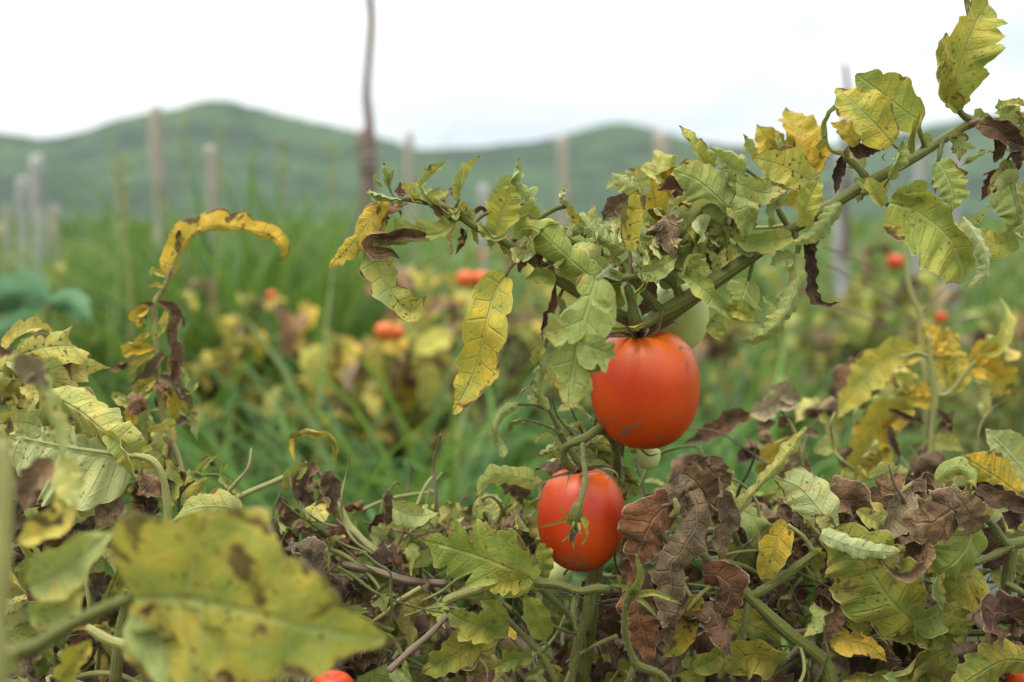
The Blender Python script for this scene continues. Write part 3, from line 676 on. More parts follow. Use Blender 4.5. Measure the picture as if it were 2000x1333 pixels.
# branchlets on the right arm
ST(A, [(1545, 452), (1520, 410, 2), (1505, 375, 4), (1470, 340, 8), (1440, 325, 10)], [12, 11, 8, 6])
ST(A, [(1700, 355), (1672, 325, 3), (1650, 308, 6)], [16, 12])
ST(A, [(1810, 296), (1798, 262, -3), (1795, 245, -3)], [10, 8])
ST(A, [(1905, 240, 6), (1880, 225, 4), (1868, 205, 2)], [16, 11])
ST(A, [(1700, 355), (1712, 385, -6), (1735, 400, -10)], [14, 10])
ST(A, [(1840, 275, 2), (1836, 300, -3), (1832, 318, -4)], [10, 8])
ST(A, [(1895, 243, 4), (1912, 238, 0), (1930, 240, 0)], [14, 12], M_STEMB)
ST(A, [(1550, 448), (1560, 480, -4), (1555, 500, -6)], [13, 9])
ST(A, [(1475, 498), (1466, 530, -2), (1462, 548, -2)], [8, 7])
ST(A, [(1040, 505), (1010, 508, -4), (997, 522, -6), (988, 540, -6)], [11, 9, 6], M_STEMB)
ST(A, [(1000, 472, 2), (1050, 430, 4), (1085, 408, 4), (1105, 403, 4)], [12, 11, 9])
ST(A, [(925, 440), (945, 420, 2), (990, 405, 6), (1010, 385, 6)], [8, 5])
ST(A, [(890, 415), (862, 388, 4), (840, 378, 6)], [7, 4], M_STEMB)
ST(A, [(885, 412), (893, 398, -2), (897, 388, -2)], [7, 5])
ST(A, [(1085, 553, 0), (1110, 560, 0), (1130, 572, 4)], [6, 7])

# far-left sprigs
LF(A, [(752, 392, 2), (728, 425, 0), (690, 478, 0), (640, 522, -4)], 62, y=.95, b=.25, N=5, dep=.30, fold=.15, curl=(-.4, -1.4), wave=.07, shape=(.45, .6), label='orange yellow hanging leaf with dark speckles')
LF(A, [(738, 402, 10), (728, 455, 6), (742, 530, 2), (775, 588, 0), (806, 608, 0), (834, 582, -6)], 88, y=.62, b=.22, pale=.45, N=5, dep=.30, fold=.25, curl=(.3, .2), wave=.05, shape=(.4, .55), label='long pale yellow hanging leaf with a turned-up tip')
LF(A, [(892, 428), (862, 456, -2), (815, 464, -2), (770, 474, -2), (738, 480, -2)], 110, y=.55, b=.12, pale=.3, N=3, dep=.5, roll=-8, fold=.15, curl=(-.6, .25), side=(.22, 1.0), slant=.75, shape=(.4, .5))
LF(A, [(832, 462, -3), (785, 462, -3), (742, 464, -3), (724, 480, -4), (738, 497, -6), (762, 492, -6), (781, 508, -8)], 66, dry=True, y=.2, b=.25, N=2, fold=.6, curl=(1.5, 1.1), crinkle=.5, label='rolled grey-brown dead tip')
LF(A, [(890, 432, -2), (862, 408, -3), (835, 385, -3), (812, 350, -2)], 46, y=.15, pale=.5, b=.1, N=4, fold=.7, curl=(.5, .3), roll=25, shape=(.4, .7))
LF(A, [(830, 401, 2), (806, 388, 0), (784, 362, 0)], 48, y=.6, b=.15, N=3, fold=.6, curl=(.8, .5), shape=(.5, .6), roll=-15)
LF(A, [(816, 370, 6), (842, 345, 5), (874, 315, 4)], 42, y=.35, pale=.35, b=.15, N=4, fold=.5, curl=(-.8, .7), roll=20)
LF(A, [(786, 396, 2), (752, 388, 0), (716, 370, 0)], 50, y=.3, pale=.45, b=.15, N=4, fold=.5, curl=(1.1, 1.3), shape=(.35, .45))
LF(A, [(760, 366, 4), (756, 345, 4), (750, 318, 4)], 36, y=.3, pale=.7, N=2, fold=.4, curl=(.9, .9), b=.12, pet=[(775, 390, 2), (765, 378, 4)])
LF(A, [(758, 362, 4), (765, 345, 4), (771, 325, 6)], 22, y=.3, pale=.8, N=2, fold=.4, curl=(.6, .9), b=.1)
LF(A, [(745, 366, 3), (733, 352, 3), (735, 338, 3)], 26, y=.5, pale=.2, N=2, fold=.5, curl=(.9, .9), b=.1)
LF(A, [(897, 392, -2), (908, 355, -2), (938, 305, -2)], 52, y=.35, b=.32, pale=.2, N=4, fold=.75, curl=(.2, .3), roll=30, shape=(.55, .75), label='upright folded leaf with a dark brown streak')
LF(A, [(898, 388, 2), (886, 380, 2), (877, 366, 2)], 20, dry=True, y=.2, pale=.5, N=2)
LF(A, [(903, 395, 4), (905, 415, 4), (912, 432, 4)], 42, y=.9, b=.4, N=2, fold=.4, curl=(.6, .6))
LF(A, [(928, 438, 4), (928, 460, 6), (934, 477, 6)], 24, y=.9, b=.3, N=2, fold=.4)
LF(A, [(925, 420, 8), (940, 408, 8), (960, 425, 8)], 14, dry=True, y=.6, N=2)
LF(A, [(985, 382, 8), (1000, 350, 6), (1013, 304, 4)], 46, y=.1, pale=.75, N=4, fold=.7, curl=(.5, -.3), roll=-25)
LF(A, [(1012, 372, 10), (985, 368, 10), (955, 402, 6)], 66, y=.15, pale=.75, N=3, dep=.4, fold=.3, curl=(-.3, .5))
LF(A, [(1008, 372, 8), (1030, 380, 8), (1043, 400, 4)], 48, y=.2, pale=.7, N=3, dep=.4, fold=-.2, curl=(-.4, -.3))
LF(A, [(968, 457, -6), (978, 425, -8), (990, 395, -8), (998, 362, -6)], 76, y=.58, b=.28, N=4, dep=.2, fold=.15, curl=(.2, .3), shape=(.55, .7), label='upright oval yellow-green leaf with brown edge spots')
LF(A, [(1046, 438, -4), (1036, 422, -6), (1018, 400, -6)], 46, y=.5, b=.25, N=3, dep=.15, fold=.1, curl=(.3, .3), shape=(.5, .6))
LF(A, [(935, 434, -6), (950, 455, -8), (970, 466, -10), (992, 456, -12)], 32, y=.35, pale=.5, N=4, fold=.5, curl=(.7, .4), b=.05)
LF(A, [(968, 462, -8), (955, 455, -8), (935, 440, -8)], 24, y=.35, pale=.5, N=2, fold=.3, curl=(.5, .4))
LF(A, [(1110, 404, 2), (1096, 392, 2), (1105, 364, 2)], 44, y=.25, pale=.85, N=3, fold=.5, curl=(1.3, 1.2), shape=(.4, .5))
LF(A, [(1112, 404, 4), (1118, 425, 4), (1126, 445, 4)], 40, y=.85, b=.45, N=3, fold=.4, curl=(.8, .5))
LF(A, [(1140, 445, 10), (1128, 428, 8), (1118, 415, 8)], 20, y=.6, N=2)
LF(A, [(975, 470, 2), (985, 485, 4), (1003, 500, 2)], 22, y=.6, b=.5, N=2, fold=.4)
LF(A, [(1035, 505, -4), (1043, 490, -6), (1035, 473, -6)], 20, dry=True, y=.4, pale=.3, N=3)
LF(A, [(1045, 510, -3), (1060, 520, -2), (1070, 535, 0)], 26, y=.6, b=.45, N=2, fold=.5, curl=(.8, .5))
# central crown above the fruit
LF(A, [(1178, 556, -14), (1140, 530, -18), (1095, 490, -18), (1050, 450, -14), (1018, 448, -8), (1012, 470, -2)], 98, y=.12, b=.02, N=5, dep=.22, fold=-.25, curl=(-.35, -.5), wave=.05, shape=(.55, .5), label='large dark green tooth-edged leaf bending over the stem')
LF(A, [(1237, 490, -12), (1231, 450, -12), (1234, 410, -12), (1244, 373, -12)], 52, y=.72, b=.38, N=2, dep=.06, fold=.1, curl=(.35, .3), shape=(.65, .75), label='upright smooth-edged yellow leaf with a dark base')
LF(A, [(1220, 492, 4), (1180, 470, 2), (1135, 440, 2)], 66, y=.2, pale=.75, N=5, dep=.3, fold=-.3, curl=(-.5, -.6))
LF(A, [(1175, 470, 12), (1145, 440, 10), (1115, 452, 8)], 56, y=.35, pale=.9, N=4, dep=.2, fold=-.3, curl=(-.7, -.6))
LF(A, [(1190, 502, 0), (1150, 480, -2), (1108, 464, -2)], 44, y=.12, pale=.25, N=3, fold=-.4, curl=(-.5, -.2), b=.15)
LF(A, [(1215, 545, -8), (1182, 525, -8), (1142, 495, -8)], 46, y=.08, pale=.6, N=2, dep=.12, fold=.4, curl=(.3, .6))
LF(A, [(1246, 534, -14), (1280, 528, -16), (1322, 501, -16)], 48, y=.05, pale=.45, N=3, dep=.08, fold=.25, curl=(.2, .3))
LF(A, [(1308, 520, 0), (1345, 495, -2), (1384, 450, -2)], 56, y=.42, pale=.3, N=3, dep=.12, fold=.3, curl=(.4, .2), pet=[(1290, 532, 0)])
LF(A, [(1322, 478, 8), (1352, 440, 6), (1388, 392, 4)], 42, y=.15, pale=.7, N=6, dep=.3, fold=.6, curl=(.4, -.2), roll=20)
LF(A, [(1330, 500, 10), (1300, 470, 10), (1285, 445, 10)], 70, y=.3, pale=.8, N=5, dep=.3, fold=-.3, curl=(-.4, -.7))
LF(A, [(1300, 515, 6), (1270, 500, 6), (1240, 505, 6)], 60, y=.3, pale=.75, N=5, dep=.3, fold=-.2, curl=(-.5, -.5))
LF(A, [(1270, 540, -20), (1262, 552, -24), (1240, 575, -26), (1244, 590, -26)], 30, y=.5, b=.4, N=2, fold=.6, curl=(.9, .8))
LF(A, [(1242, 508, -26), (1252, 530, -28), (1256, 560, -28)], 14, y=.3, b=.75, N=2, fold=.6, curl=(1, .8))
LF(A, [(1180, 560, 6), (1160, 555, 8), (1130, 555, 8)], 60, y=.65, b=.3, N=3, fold=-.3)
LF(A, [(1215, 600, 20), (1195, 575, 20), (1160, 560, 22)], 50, y=.4, b=.2, N=3)
LF(A, [(1290, 560, 18), (1310, 545, 18), (1300, 520, 18)], 46, y=.3, pale=.5, b=.2, N=3)
LF(A, [(1215, 622, 14), (1190, 610, 14), (1160, 622, 14)], 34, y=.2, pale=.5, N=3)
LF(A, [(1262, 632, -6), (1215, 640, -18), (1153, 636, -24)], 26, y=.75, b=.4, N=3, fold=.5, curl=(.4, .2), roll=40)
# hanging yellow leaf
LF(A, [(988, 540, -6), (968, 570, -8), (948, 640, -10), (930, 720, -10), (889, 806, -8)], 104, y=.74, b=.14, N=4, dep=.24, fold=.18, curl=(.15, .1), shape=(.42, .55), wave=.03, nv=40, nu=10, label='hanging spotted yellow leaf with a torn right edge')
LF(A, [(1084, 552, -6), (1060, 540, -8), (1027, 545, -8)], 36, y=.62, b=.1, N=2, dep=.1, fold=.3, curl=(.3, .2))
LF(A, [(1084, 560, 0), (1080, 595, 0), (1066, 625, 0), (1058, 665, 2)], 30, dry=True, y=.9, b=.3, N=3, fold=.6, label='narrow reddish brown dead leaflet', pet=[(1090, 540, 0)])
LF(A, [(1088, 580, 2), (1098, 600, 2), (1092, 625, 2)], 22, y=.6, pale=.5, b=.3, N=2)
# blurred lobed leaf hanging in front of the fruit
LF(A, [(1165, 545, -70), (1145, 610, -74), (1128, 670, -76), (1118, 735, -76), (1110, 796, -74)], 118, y=.08, b=.12, pale=.35, N=3, dep=.62, fold=.1, curl=(-.2, -.2), slant=.85, shape=(.35, .5), nv=40, label='out of focus lobed green leaf hanging left of the big tomato')
LF(A, [(1132, 668, -78), (1160, 682, -80), (1204, 696, -80)], 84, y=.12, b=.08, pale=.35, N=2, dep=.6, slant=.9, fold=.1)
LF(A, [(1140, 625, -78), (1105, 640, -80), (1054, 655, -80)], 76, y=.1, b=.1, pale=.4, N=2, dep=.5, slant=.8, fold=.1)
LF(A, [(1160, 585, -78), (1180, 600, -80), (1200, 598, -82)], 36, y=.2, pale=.4, N=2, dep=.3)
LF(A, [(1150, 690, -74), (1155, 715, -74), (1172, 728, -74)], 34, y=.3, pale=.3, N=2, dep=.4)
ST(A, [(1195, 520, -6), (1180, 535, -40), (1166, 548, -70)], [9, 9])
# rolled hairy leaflets left of the fruit
LF(A, [(1070, 802, -4), (1055, 770, -6), (1052, 740, -6), (1055, 712, -4)], 52, y=.1, pale=.35, b=.15, N=4, dep=.1, fold=-.5, curl=(-.9, -.9), shape=(.6, .6))
LF(A, [(1036, 752, -2), (1020, 765, -4), (1008, 787, -4)], 22, y=.1, pale=.6, N=2, dep=.1, fold=-.8, curl=(-1, -1), shape=(.5, .5), pet=[(1052, 700, 4), (1048, 730, 2)])
LF(A, [(1014, 790, -2), (980, 808, -4), (966, 838, -6), (976, 870, -6), (984, 890, -6)], 42, y=.2, pale=.55, b=.25, N=3, dep=.12, fold=-.5, curl=(-1.1, -.8), shape=(.5, .4))
LF(A, [(1024, 820, 4), (1000, 828, 2), (984, 852, 2)], 34, y=.3, pale=.3, N=2, dep=.1, fold=.5, curl=(.6, .6))
ST(A, [(1140, 915, 10), (1105, 868, 8), (1085, 825, 4), (1070, 798, 0)], [16, 14, 11, 8])
ST(A, [(1100, 848, 4), (1060, 830, 4), (1024, 820, 4)], [6, 4]); ST(A, [(1072, 803, 0), (1045, 792, 0), (1012, 790, -2)], [7, 5])
ST(A, [(1120, 850, 20), (1088, 812, 20), (1078, 770, 18)], [6, 4]); ST(A, [(1145, 860, 24), (1120, 810, 22), (1105, 770, 20)], [6, 4]); ST(A, [(1155, 850, 24), (1170, 800, 22), (1180, 770, 20)], [7, 5])
ST(A, [(1052, 700, 4), (1066, 672, 4), (1075, 640, 6), (1084, 600, 8), (1100, 565, 4)], [8, 7, 6])
LF(A, [(1064, 680, 2), (1048, 690, 2), (1042, 715, 2)], 34, y=.4, b=.4, N=3); LF(A, [(1066, 690, 6), (1074, 705, 6), (1078, 730, 6)], 22, y=.3, pale=.4, N=2)

# right arm leaves
LF(A, [(1742, 281, -12), (1722, 258, -14), (1685, 222, -14), (1639, 168, -12)], 104, y=.74, b=.22, N=4, dep=.10, fold=.12, curl=(.2, .1), shape=(.55, .7), nv=40, nu=10, pet=[(1762, 298, -4)], label='yellow leaf with two dark blotches, in front of the greener one')
LF(A, [(1802, 236, 2), (1775, 225, 0), (1725, 185, 0), (1670, 147, 2)], 104, y=.42, b=.1, N=4, dep=.16, fold=.15, curl=(.15, .2), shape=(.5, .65), nv=40, nu=10)
LF(A, [(1866, 205, 2), (1866, 165, -2), (1880, 110, -4), (1905, 50, -4), (1942, 0, -2)], 138, y=.50, b=.22, N=5, dep=.28, fold=.3, curl=(.2, .15), slant=.7, roll=-10, shape=(.42, .45), nv=44, nu=10, label='tall upright serrated leaf, highest in the picture')
LF(A, [(1870, 218, -2), (1842, 180, -6), (1832, 130, -6), (1846, 66, -4)], 72, y=.5, b=.25, N=4, dep=.2, fold=.5, curl=(.5, .3), shape=(.45, .6))
LF(A, [(1776, 300, -8), (1782, 265, -12), (1795, 224, -12)], 40, y=.6, b=.2, N=2, dep=.1, fold=.6, curl=(.5, .6), roll=15)
LF(A, [(1800, 262, 6), (1802, 280, 4), (1790, 302, 2)], 40, y=.35, b=.1, N=2, fold=.4)
LF(A, [(1736, 350, -10), (1748, 315, -14), (1770, 264, -14)], 48, y=.3, pale=.35, b=.15, N=4, dep=.3, fold=.55, curl=(.4, .3), roll=-15, pet=[(1718, 378, -6)])
LF(A, [(1652, 304, 4), (1620, 292, 2), (1606, 262, 0), (1618, 226, 0), (1645, 202, 2)], 34, y=.35, pale=.8, b=.2, N=4, dep=.15, fold=.6, curl=(.6, .7), shape=(.4, .45))
LF(A, [(1672, 285, 8), (1655, 262, 8), (1625, 238, 8)], 58, y=.95, b=.2, N=3, dep=.35, fold=.2)
LF(A, [(1660, 275, 10), (1672, 290, 10), (1720, 296, 8)], 44, dry=True, y=.9, b=.55, N=3, label='dark maroon dead leaf behind the branch')
LF(A, [(1648, 305, 10), (1636, 340, 10), (1632, 380, 8)], 32, dry=True, y=.1, b=.85, N=4, crinkle=.5, label='black-brown dead strip hanging below the branch')
LF(A, [(1655, 310, 0), (1652, 298, -2), (1656, 286, -3)], 16, dry=True, y=.3, pale=.3, N=2)
LF(A, [(1586, 357, -8), (1555, 338, -12), (1515, 322, -12), (1466, 314, -10)], 82, y=.66, b=.42, pale=.25, N=4, dep=.12, fold=.15, curl=(.25, -.1), shape=(.5, .65), nv=40, nu=10, pet=[(1605, 395, 0), (1602, 372, -4)], label='broad yellow leaf with a central brown burn')
LF(A, [(1530, 300, 4), (1520, 280, 4), (1517, 254, 4)], 26, y=.2, pale=.6, b=.35, N=3, fold=.5)
LF(A, [(1475, 312, 2), (1462, 290, 2), (1450, 264, 2)], 38, y=.25, pale=.4, b=.2, N=3, fold=.4, curl=(.4, .5))
LF(A, [(1458, 322, 4), (1420, 300, 4), (1370, 300, 2)], 60, y=.15, pale=.55, b=.1, N=4, dep=.3, fold=-.4, curl=(-.6, -.8))
LF(A, [(1390, 330, 4), (1358, 295, 2), (1330, 242, 4)], 52, y=.38, pale=.3, b=.35, N=5, dep=.2, fold=.4, curl=(.4, .6), shape=(.4, .8))
LF(A, [(1455, 338, -2), (1420, 318, -4), (1382, 292, -4)], 50, y=.15, pale=.55, b=.05, N=5, dep=.4, fold=.3, curl=(-.5, .6))
LF(A, [(1500, 362, -4), (1455, 364, -6), (1398, 338, -6)], 46, y=.3, pale=.2, b=.3, N=4, dep=.3, fold=.5, curl=(.5, .2), roll=20)
LF(A, [(1438, 425, -6), (1400, 385, -8), (1360, 352, -8), (1314, 334, -6)], 92, y=.18, pale=.45, N=5, dep=.12, fold=-.15, curl=(-.3, -.3), nv=40, nu=10, shape=(.5, .65), pet=[(1462, 452, 0), (1448, 438, -4)])
LF(A, [(1447, 432, -10), (1440, 410, -12), (1444, 384, -12)], 26, y=.3, pale=.3, N=2, dep=.05, fold=.3)
LF(A, [(1522, 398, -6), (1508, 390, -8), (1497, 394, -8)], 22, y=.1, pale=.7, N=2)
LF(A, [(1546, 463, -10), (1505, 472, -14), (1465, 478, -14), (1424, 468, -12)], 54, y=.32, pale=.15, b=.08, N=3, dep=.14, fold=.25, curl=(.4, .2), shape=(.5, .7))
LF(A, [(1445, 478, -4), (1430, 462, -6), (1408, 440, -6)], 22, y=.3, pale=.3, N=2, fold=.4)
LF(A, [(1470, 490, -2), (1450, 492, -4), (1425, 480, -4)], 36, y=.1, pale=.5, N=2, fold=.4)
LF(A, [(1570, 442, -16), (1575, 405, -20), (1602, 345, -20)], 60, y=.42, b=.14, N=4, dep=.16, fold=.3, curl=(.3, .35), shape=(.5, .75), pet=[(1555, 450, -6)])
LF(A, [(1642, 396, -12), (1615, 432, -16), (1580, 462, -18), (1540, 476, -16)], 54, y=.12, pale=.5, b=.04, N=7, dep=.18, fold=-.4, curl=(-.4, -.5), shape=(.5, .8))
LF(A, [(1724, 402, -16), (1710, 380, -20), (1692, 340, -20)], 42, y=.5, pale=.1, b=.1, N=2, dep=.05, fold=.35, curl=(.5, .4))
LF(A, [(1712, 388, -12), (1692, 365, -14), (1664, 350, -14)], 30, y=.35, pale=.5, N=2, fold=.4)
LF(A, [(1832, 316, -6), (1846, 340, -10), (1858, 375, -12), (1856, 412, -10)], 72, y=.22, pale=.3, b=.2, N=5, dep=.2, fold=.2, curl=(.25, .4), shape=(.5, .6))
LF(A, [(1830, 318, -8), (1820, 345, -8), (1832, 380, -8)], 22, y=.2, pale=.5, N=3)
LF(A, [(1738, 398, -16), (1790, 415, -22), (1840, 455, -26), (1870, 500, -26), (1888, 548, -20)], 150, y=.2, b=.14, pale=0, N=5, dep=.16, fold=-.15, curl=(1.9, .25), shape=(.42, .5), side=(.75, 1.15), nv=52, nu=12, wave=.04, label='largest leaf of the branch, its upper edge rolled over to show the pale underside')
LF(A, [(1880, 425, -20), (1918, 480, -24), (1926, 530, -22), (1890, 566, -16)], 42, y=.15, pale=1, b=.05, N=7, dep=.1, fold=-.5, curl=(-.7, -.7), shape=(.4, .5), back=True, label='pale rolled-over leaf edge')
LF(A, [(1752, 392, -14), (1785, 375, -18), (1815, 388, -18)], 64, y=.05, b=.05, N=2, dep=.3, fold=.3, curl=(.4, .3))
LF(A, [(1985, 462, 4), (1945, 478, 4), (1897, 444, 4)], 62, y=.45, pale=.2, b=.12, N=4, dep=.25, fold=.2, curl=(-.3, -.4))
LF(A, [(1968, 312, 0), (1978, 370, -6), (1985, 420, -8), (1972, 468, -6)], 84, y=.15, pale=.35, b=.15, N=6, dep=.2, fold=-.3, curl=(-.6, -.6), pet=[(2030, 240, 6), (1995, 270, 2)])
LF(A, [(2030, 300, -4), (2010, 360, -8), (1996, 450, -6)], 60, y=.3, pale=.3, b=.2, N=5, dep=.2, fold=.3)
LF(A, [(1912, 242, -4), (1950, 258, -10), (1978, 280, -10), (2006, 290, -8)], 62, dry=True, y=.35, b=.05, N=3, crinkle=.5, label='brown dead leaf hanging from the stem at the right edge')
LF(A, [(1945, 265, -8), (1950, 290, -8), (1942, 318, -6)], 40, dry=True, y=.5, b=.1, N=3)
LF(A, [(1975, 285, -6), (1985, 310, -6), (1990, 335, -6)], 32, dry=True, y=.3, b=.25, N=3)
LF(A, [(1985, 285, 4), (2000, 300, 4), (2015, 330, 4)], 30, y=.9, b=.3, N=2)
LF(A, [(1966, 250, 4), (1962, 225, 2), (1945, 196, 2)], 66, y=.25, pale=.4, b=.15, N=3, dep=.5, fold=.3, curl=(.3, -.2), pet=[(1990, 238, 8)])
LF(A, [(1964, 246, 2), (1972, 220, 0), (1988, 192, 0)], 40, y=.3, pale=.3, N=2, dep=.2)
LF(A, [(1914, 232, 0), (1916, 222, -2), (1912, 212, -2)], 10, y=.1, pale=.3, N=1, fold=.9)
LF(A, [(1728, 315, -4), (1722, 308, -6), (1730, 300, -6)], 13, y=.1, pale=.4, N=1, fold=.9)
LF(A, [(1860, 262, -4), (1870, 258, -6), (1878, 254, -6)], 8, y=.3, pale=.8, N=1, fold=.9)
LF(A, [(1645, 378, -6), (1640, 370, -6), (1642, 360, -6)], 9, y=.1, pale=.4, N=1, fold=.9)
# yellow leaves behind
ST(A, [(1540, 440, 60), (1480, 445, 75), (1400, 440, 90), (1330, 420, 100)], [9, 7], M_STEMY)
for (pts, w, y_, b_) in (([(1570, 330), (1560, 270), (1540, 205)], 110, .9, .2), ([(1560, 340), (1510, 290), (1475, 245)], 100, .85, .25), ([(1590, 340), (1590, 290), (1575, 225)], 80, .9, .2),
        ([(1575, 300), (1590, 318), (1612, 330)], 70, 1, .3), ([(1500, 270), (1520, 300), (1560, 310)], 80, .9, .3), ([(1570, 360), (1550, 385), (1530, 400)], 60, .95, .3),
        ([(1330, 400), (1290, 360), (1225, 335)], 64, .9, .25), ([(1330, 390), (1310, 350), (1260, 325)], 60, .95, .3), ([(1340, 410), (1345, 370), (1320, 345)], 70, .9, .3),
        ([(1420, 460), (1390, 440), (1350, 455)], 60, .9, .3), ([(1440, 480), (1420, 500), (1400, 520)], 60, .8, .4), ([(1400, 420), (1360, 410), (1330, 430)], 50, .9, .2)):
    LF(A, [(p[0], p[1], 85 + i * 6) for i, p in enumerate(pts)], w, y=y_, b=b_, N=4, dep=.3, fold=.25, curl=(.3, .4))
LF(A, [(1288, 428, 20), (1278, 395, 18), (1270, 350, 18)], 56, y=.9, b=.4, N=2, dep=.1, fold=.4, curl=(.5, .5), label='orange yellow cupped leaf with a dark spot')
LF(A, [(1250, 380, 24), (1230, 362, 22), (1195, 336, 22)], 54, y=.5, pale=.6, b=.15, N=4, fold=-.3, curl=(-.5, -.6))
LF(A, [(1290, 430, 30), (1255, 400, 30), (1180, 430, 30)], 0.1 + 40, dry=True, y=.3, pale=.3, N=4)
LF(A, [(1230, 385, 34), (1205, 400, 34), (1175, 432, 34)], 52, dry=True, y=.2, pale=.15, N=4, label='grey-brown withered leaf tucked behind the crown')
LF(A, [(1410, 480, 14), (1400, 500, 14), (1378, 520, 14)], 60, dry=True, y=.3, pale=.1, N=4)
LF(A, [(1425, 470, 10), (1408, 480, 10), (1395, 490, 10)], 40, y=.4, pale=.9, N=3, fold=.4)
# leaves below the right arm
LF(A, [(1463, 547, -2), (1452, 575, -8), (1438, 606, -8)], 78, y=.18, pale=.25, N=4, dep=.2, fold=-.2, curl=(-.2, -.3), shape=(.45, .7), slant=.6, side=(1.1, .9))
LF(A, [(1405, 612, 0), (1398, 640, -2), (1408, 668, -4)], 44, y=.5, pale=.2, b=.15, N=3, dep=.1, fold=.3, curl=(.3, .5))
LF(A, [(1330, 530, -12), (1368, 560, -18), (1405, 598, -22), (1440, 615, -22), (1488, 634, -18)], 54, y=.22, pale=.2, b=.1, N=4, dep=.2, fold=.35, curl=(.6, .2), shape=(.35, .6), nv=40, pet=[(1300, 522, -6)], label='long green leaf bowing down to the right')
LF(A, [(1420, 605, -22), (1440, 608, -26), (1475, 628, -24)], 36, y=.7, b=.2, N=3, fold=.2)
LF(A, [(1345, 540, -14), (1365, 520, -16), (1380, 545, -16)], 34, y=.15, N=2, fold=.2)
LF(A, [(1556, 495, -8), (1558, 545, -12), (1535, 605, -14), (1500, 650, -14), (1456, 668, -10)], 74, y=.2, pale=.65, b=.06, N=7, dep=.18, fold=-.55, curl=(-.75, -.7), shape=(.35, .45), nv=52, label='long pale leaf rolled into a tube with its tip pointing left')
LF(A, [(1548, 502, -10), (1528, 508, -12), (1504, 518, -12)], 46, y=.25, pale=.5, b=.2, N=3, dep=.3, fold=.2, curl=(.4, .3))
LF(A, [(1524, 600, -10), (1505, 590, -10), (1490, 578, -10)], 34, y=.2, pale=.4, N=2, dep=.3)
LF(A, [(1574, 470, 6), (1580, 520, 6), (1586, 575, 4), (1612, 596, 2), (1643, 590, 2)], 42, dry=True, y=.2, b=.3, N=5, fold=.5, label='brown shrivelled leaf behind the pale rolled one')
LF(A, [(1590, 500, 10), (1580, 480, 10), (1602, 470, 10)], 30, dry=True, y=.2, b=.3, N=3)

# ---- fruit
def sepal(parent, origin, path, w, dry=True, y=.4, b=.5, name='sepal', lab=None, **k):
    o = put_leaf(parent, [np.array(p) for p in path], w, dry=dry, y=y, b=b, N=1, dep=0, fold=.5, curl=(.5, .5), nu=2, nv=14, shape=(.25, .9), wave=0, name=name, crinkle=.25 if dry else 0, **k)
    return o
def fruit(label, cx, cy, D, hw, hh, m, tilt=(0, 0), seed=1, group=None, square=.8, ribs=.02, nub=0., cat='tomato'):
    c = P(cx, cy, D); root = empty('tomato', tuple(c), label, cat, group)
    b = link_mesh('fruit', tomato_mesh('fruit', px(hw, D), px(hh, D), m, seed, square, ribs, nub, 64, 96), root); b.rotation_euler = (tilt[0], tilt[1], seed)
    return root
RG = 'ripe red tomatoes on the foremost plant'
T1 = fruit('large sharp ripe red tomato, uppermost of two, with scuffed brown marks on its lower side', 1260, 759, FOC + .012, 107, 116, M_RED, (.06, -.07), 1, RG, .74, .022, .03)
T2 = fruit('smaller egg-shaped red tomato hanging lower, with a dried flower bud in front of it', 1135, 1013, FOC + .012, 86, 102, M_RED, (.05, .04), 2, RG, .86, .012)
T3 = fruit('unripe pale green tomato peeping out behind the large ripe one', 1322, 616, FOC + .045, 62, 70, M_GRN, (0, .1), 3)
fruit('small bright red tomato cut off by the bottom edge beside the big blurred leaf', 650, 1362, FOC - .05, 46, 50, M_RED, (0, 0), 4)
fruit('sliver of a red tomato in the bottom right corner under the serrated leaf', 2000, 1338, FOC + .03, 34, 34, M_RED, (0, 0), 5)
fruit('tiny green fruit just under the large ripe tomato', 1266, 890, FOC + .05, 24, 27, M_GRN, (0, 0), 6)
fruit('pale unripe fruit lying under the egg-shaped ripe tomato', 1085, 1122, FOC + .05, 34, 26, M_GRN, (0, 0), 7)
# calyx of the large tomato: dark shrivelled sepals
cx0 = P(1238, 652, FOC - .004)
for i, pth in enumerate(([(1240, 655, 0), (1215, 652, -22), (1185, 655, -30), (1160, 668, -30)], [(1240, 655, 0), (1232, 650, -24), (1222, 636, -34), (1212, 634, -38)], [(1245, 655, 0), (1268, 650, -16), (1284, 640, -22), (1290, 615, -24), (1298, 602, -24), (1299, 612, -20)],
        [(1245, 655, 0), (1290, 642, -10), (1318, 630, -14), (1326, 642, -16)], [(1240, 655, 0), (1200, 656, -10), (1175, 660, -8)], [(1242, 650, 4), (1262, 645, -20), (1258, 660, -34)])):
    sepal(T1, None, px3(pth, FOC), px(18), y=.6, b=.35, pale=.1)
for i in range(1): put_stem(T1, px3([(1245, 668, 10), (1252, 640, 2), (1275, 625, 4), (1300, 612, 6)], FOC), [px(10), px(11), px(11), px(12)], M_STEM, 'pedicel')
for pth in ([(1135, 918, 0), (1105, 925, -26), (1075, 935, -34), (1050, 948, -34), (1042, 965, -34)], [(1130, 918, 0), (1115, 925, -26), (1108, 945, -36), (1104, 962, -40)], [(1140, 916, 0), (1165, 915, -26), (1190, 930, -34), (1185, 940, -40)],
            [(1138, 916, 0), (1180, 912, -16), (1205, 925, -20), (1205, 948, -20)], [(1136, 918, 0), (1130, 912, -30), (1120, 925, -40)]):
    sepal(T2, None, px3(pth, FOC), px(13), y=.5, b=.35, dry=True, pale=.25)
put_stem(T2, px3([(1130, 922, 6), (1104, 905, 0), (1101, 880, -2), (1115, 866, -4), (1140, 858, 0), (1170, 840, 10), (1200, 850, 26)], FOC), [px(9), px(8), px(8), px(8), px(9), px(9), px(10)], M_STEM, 'pedicel')
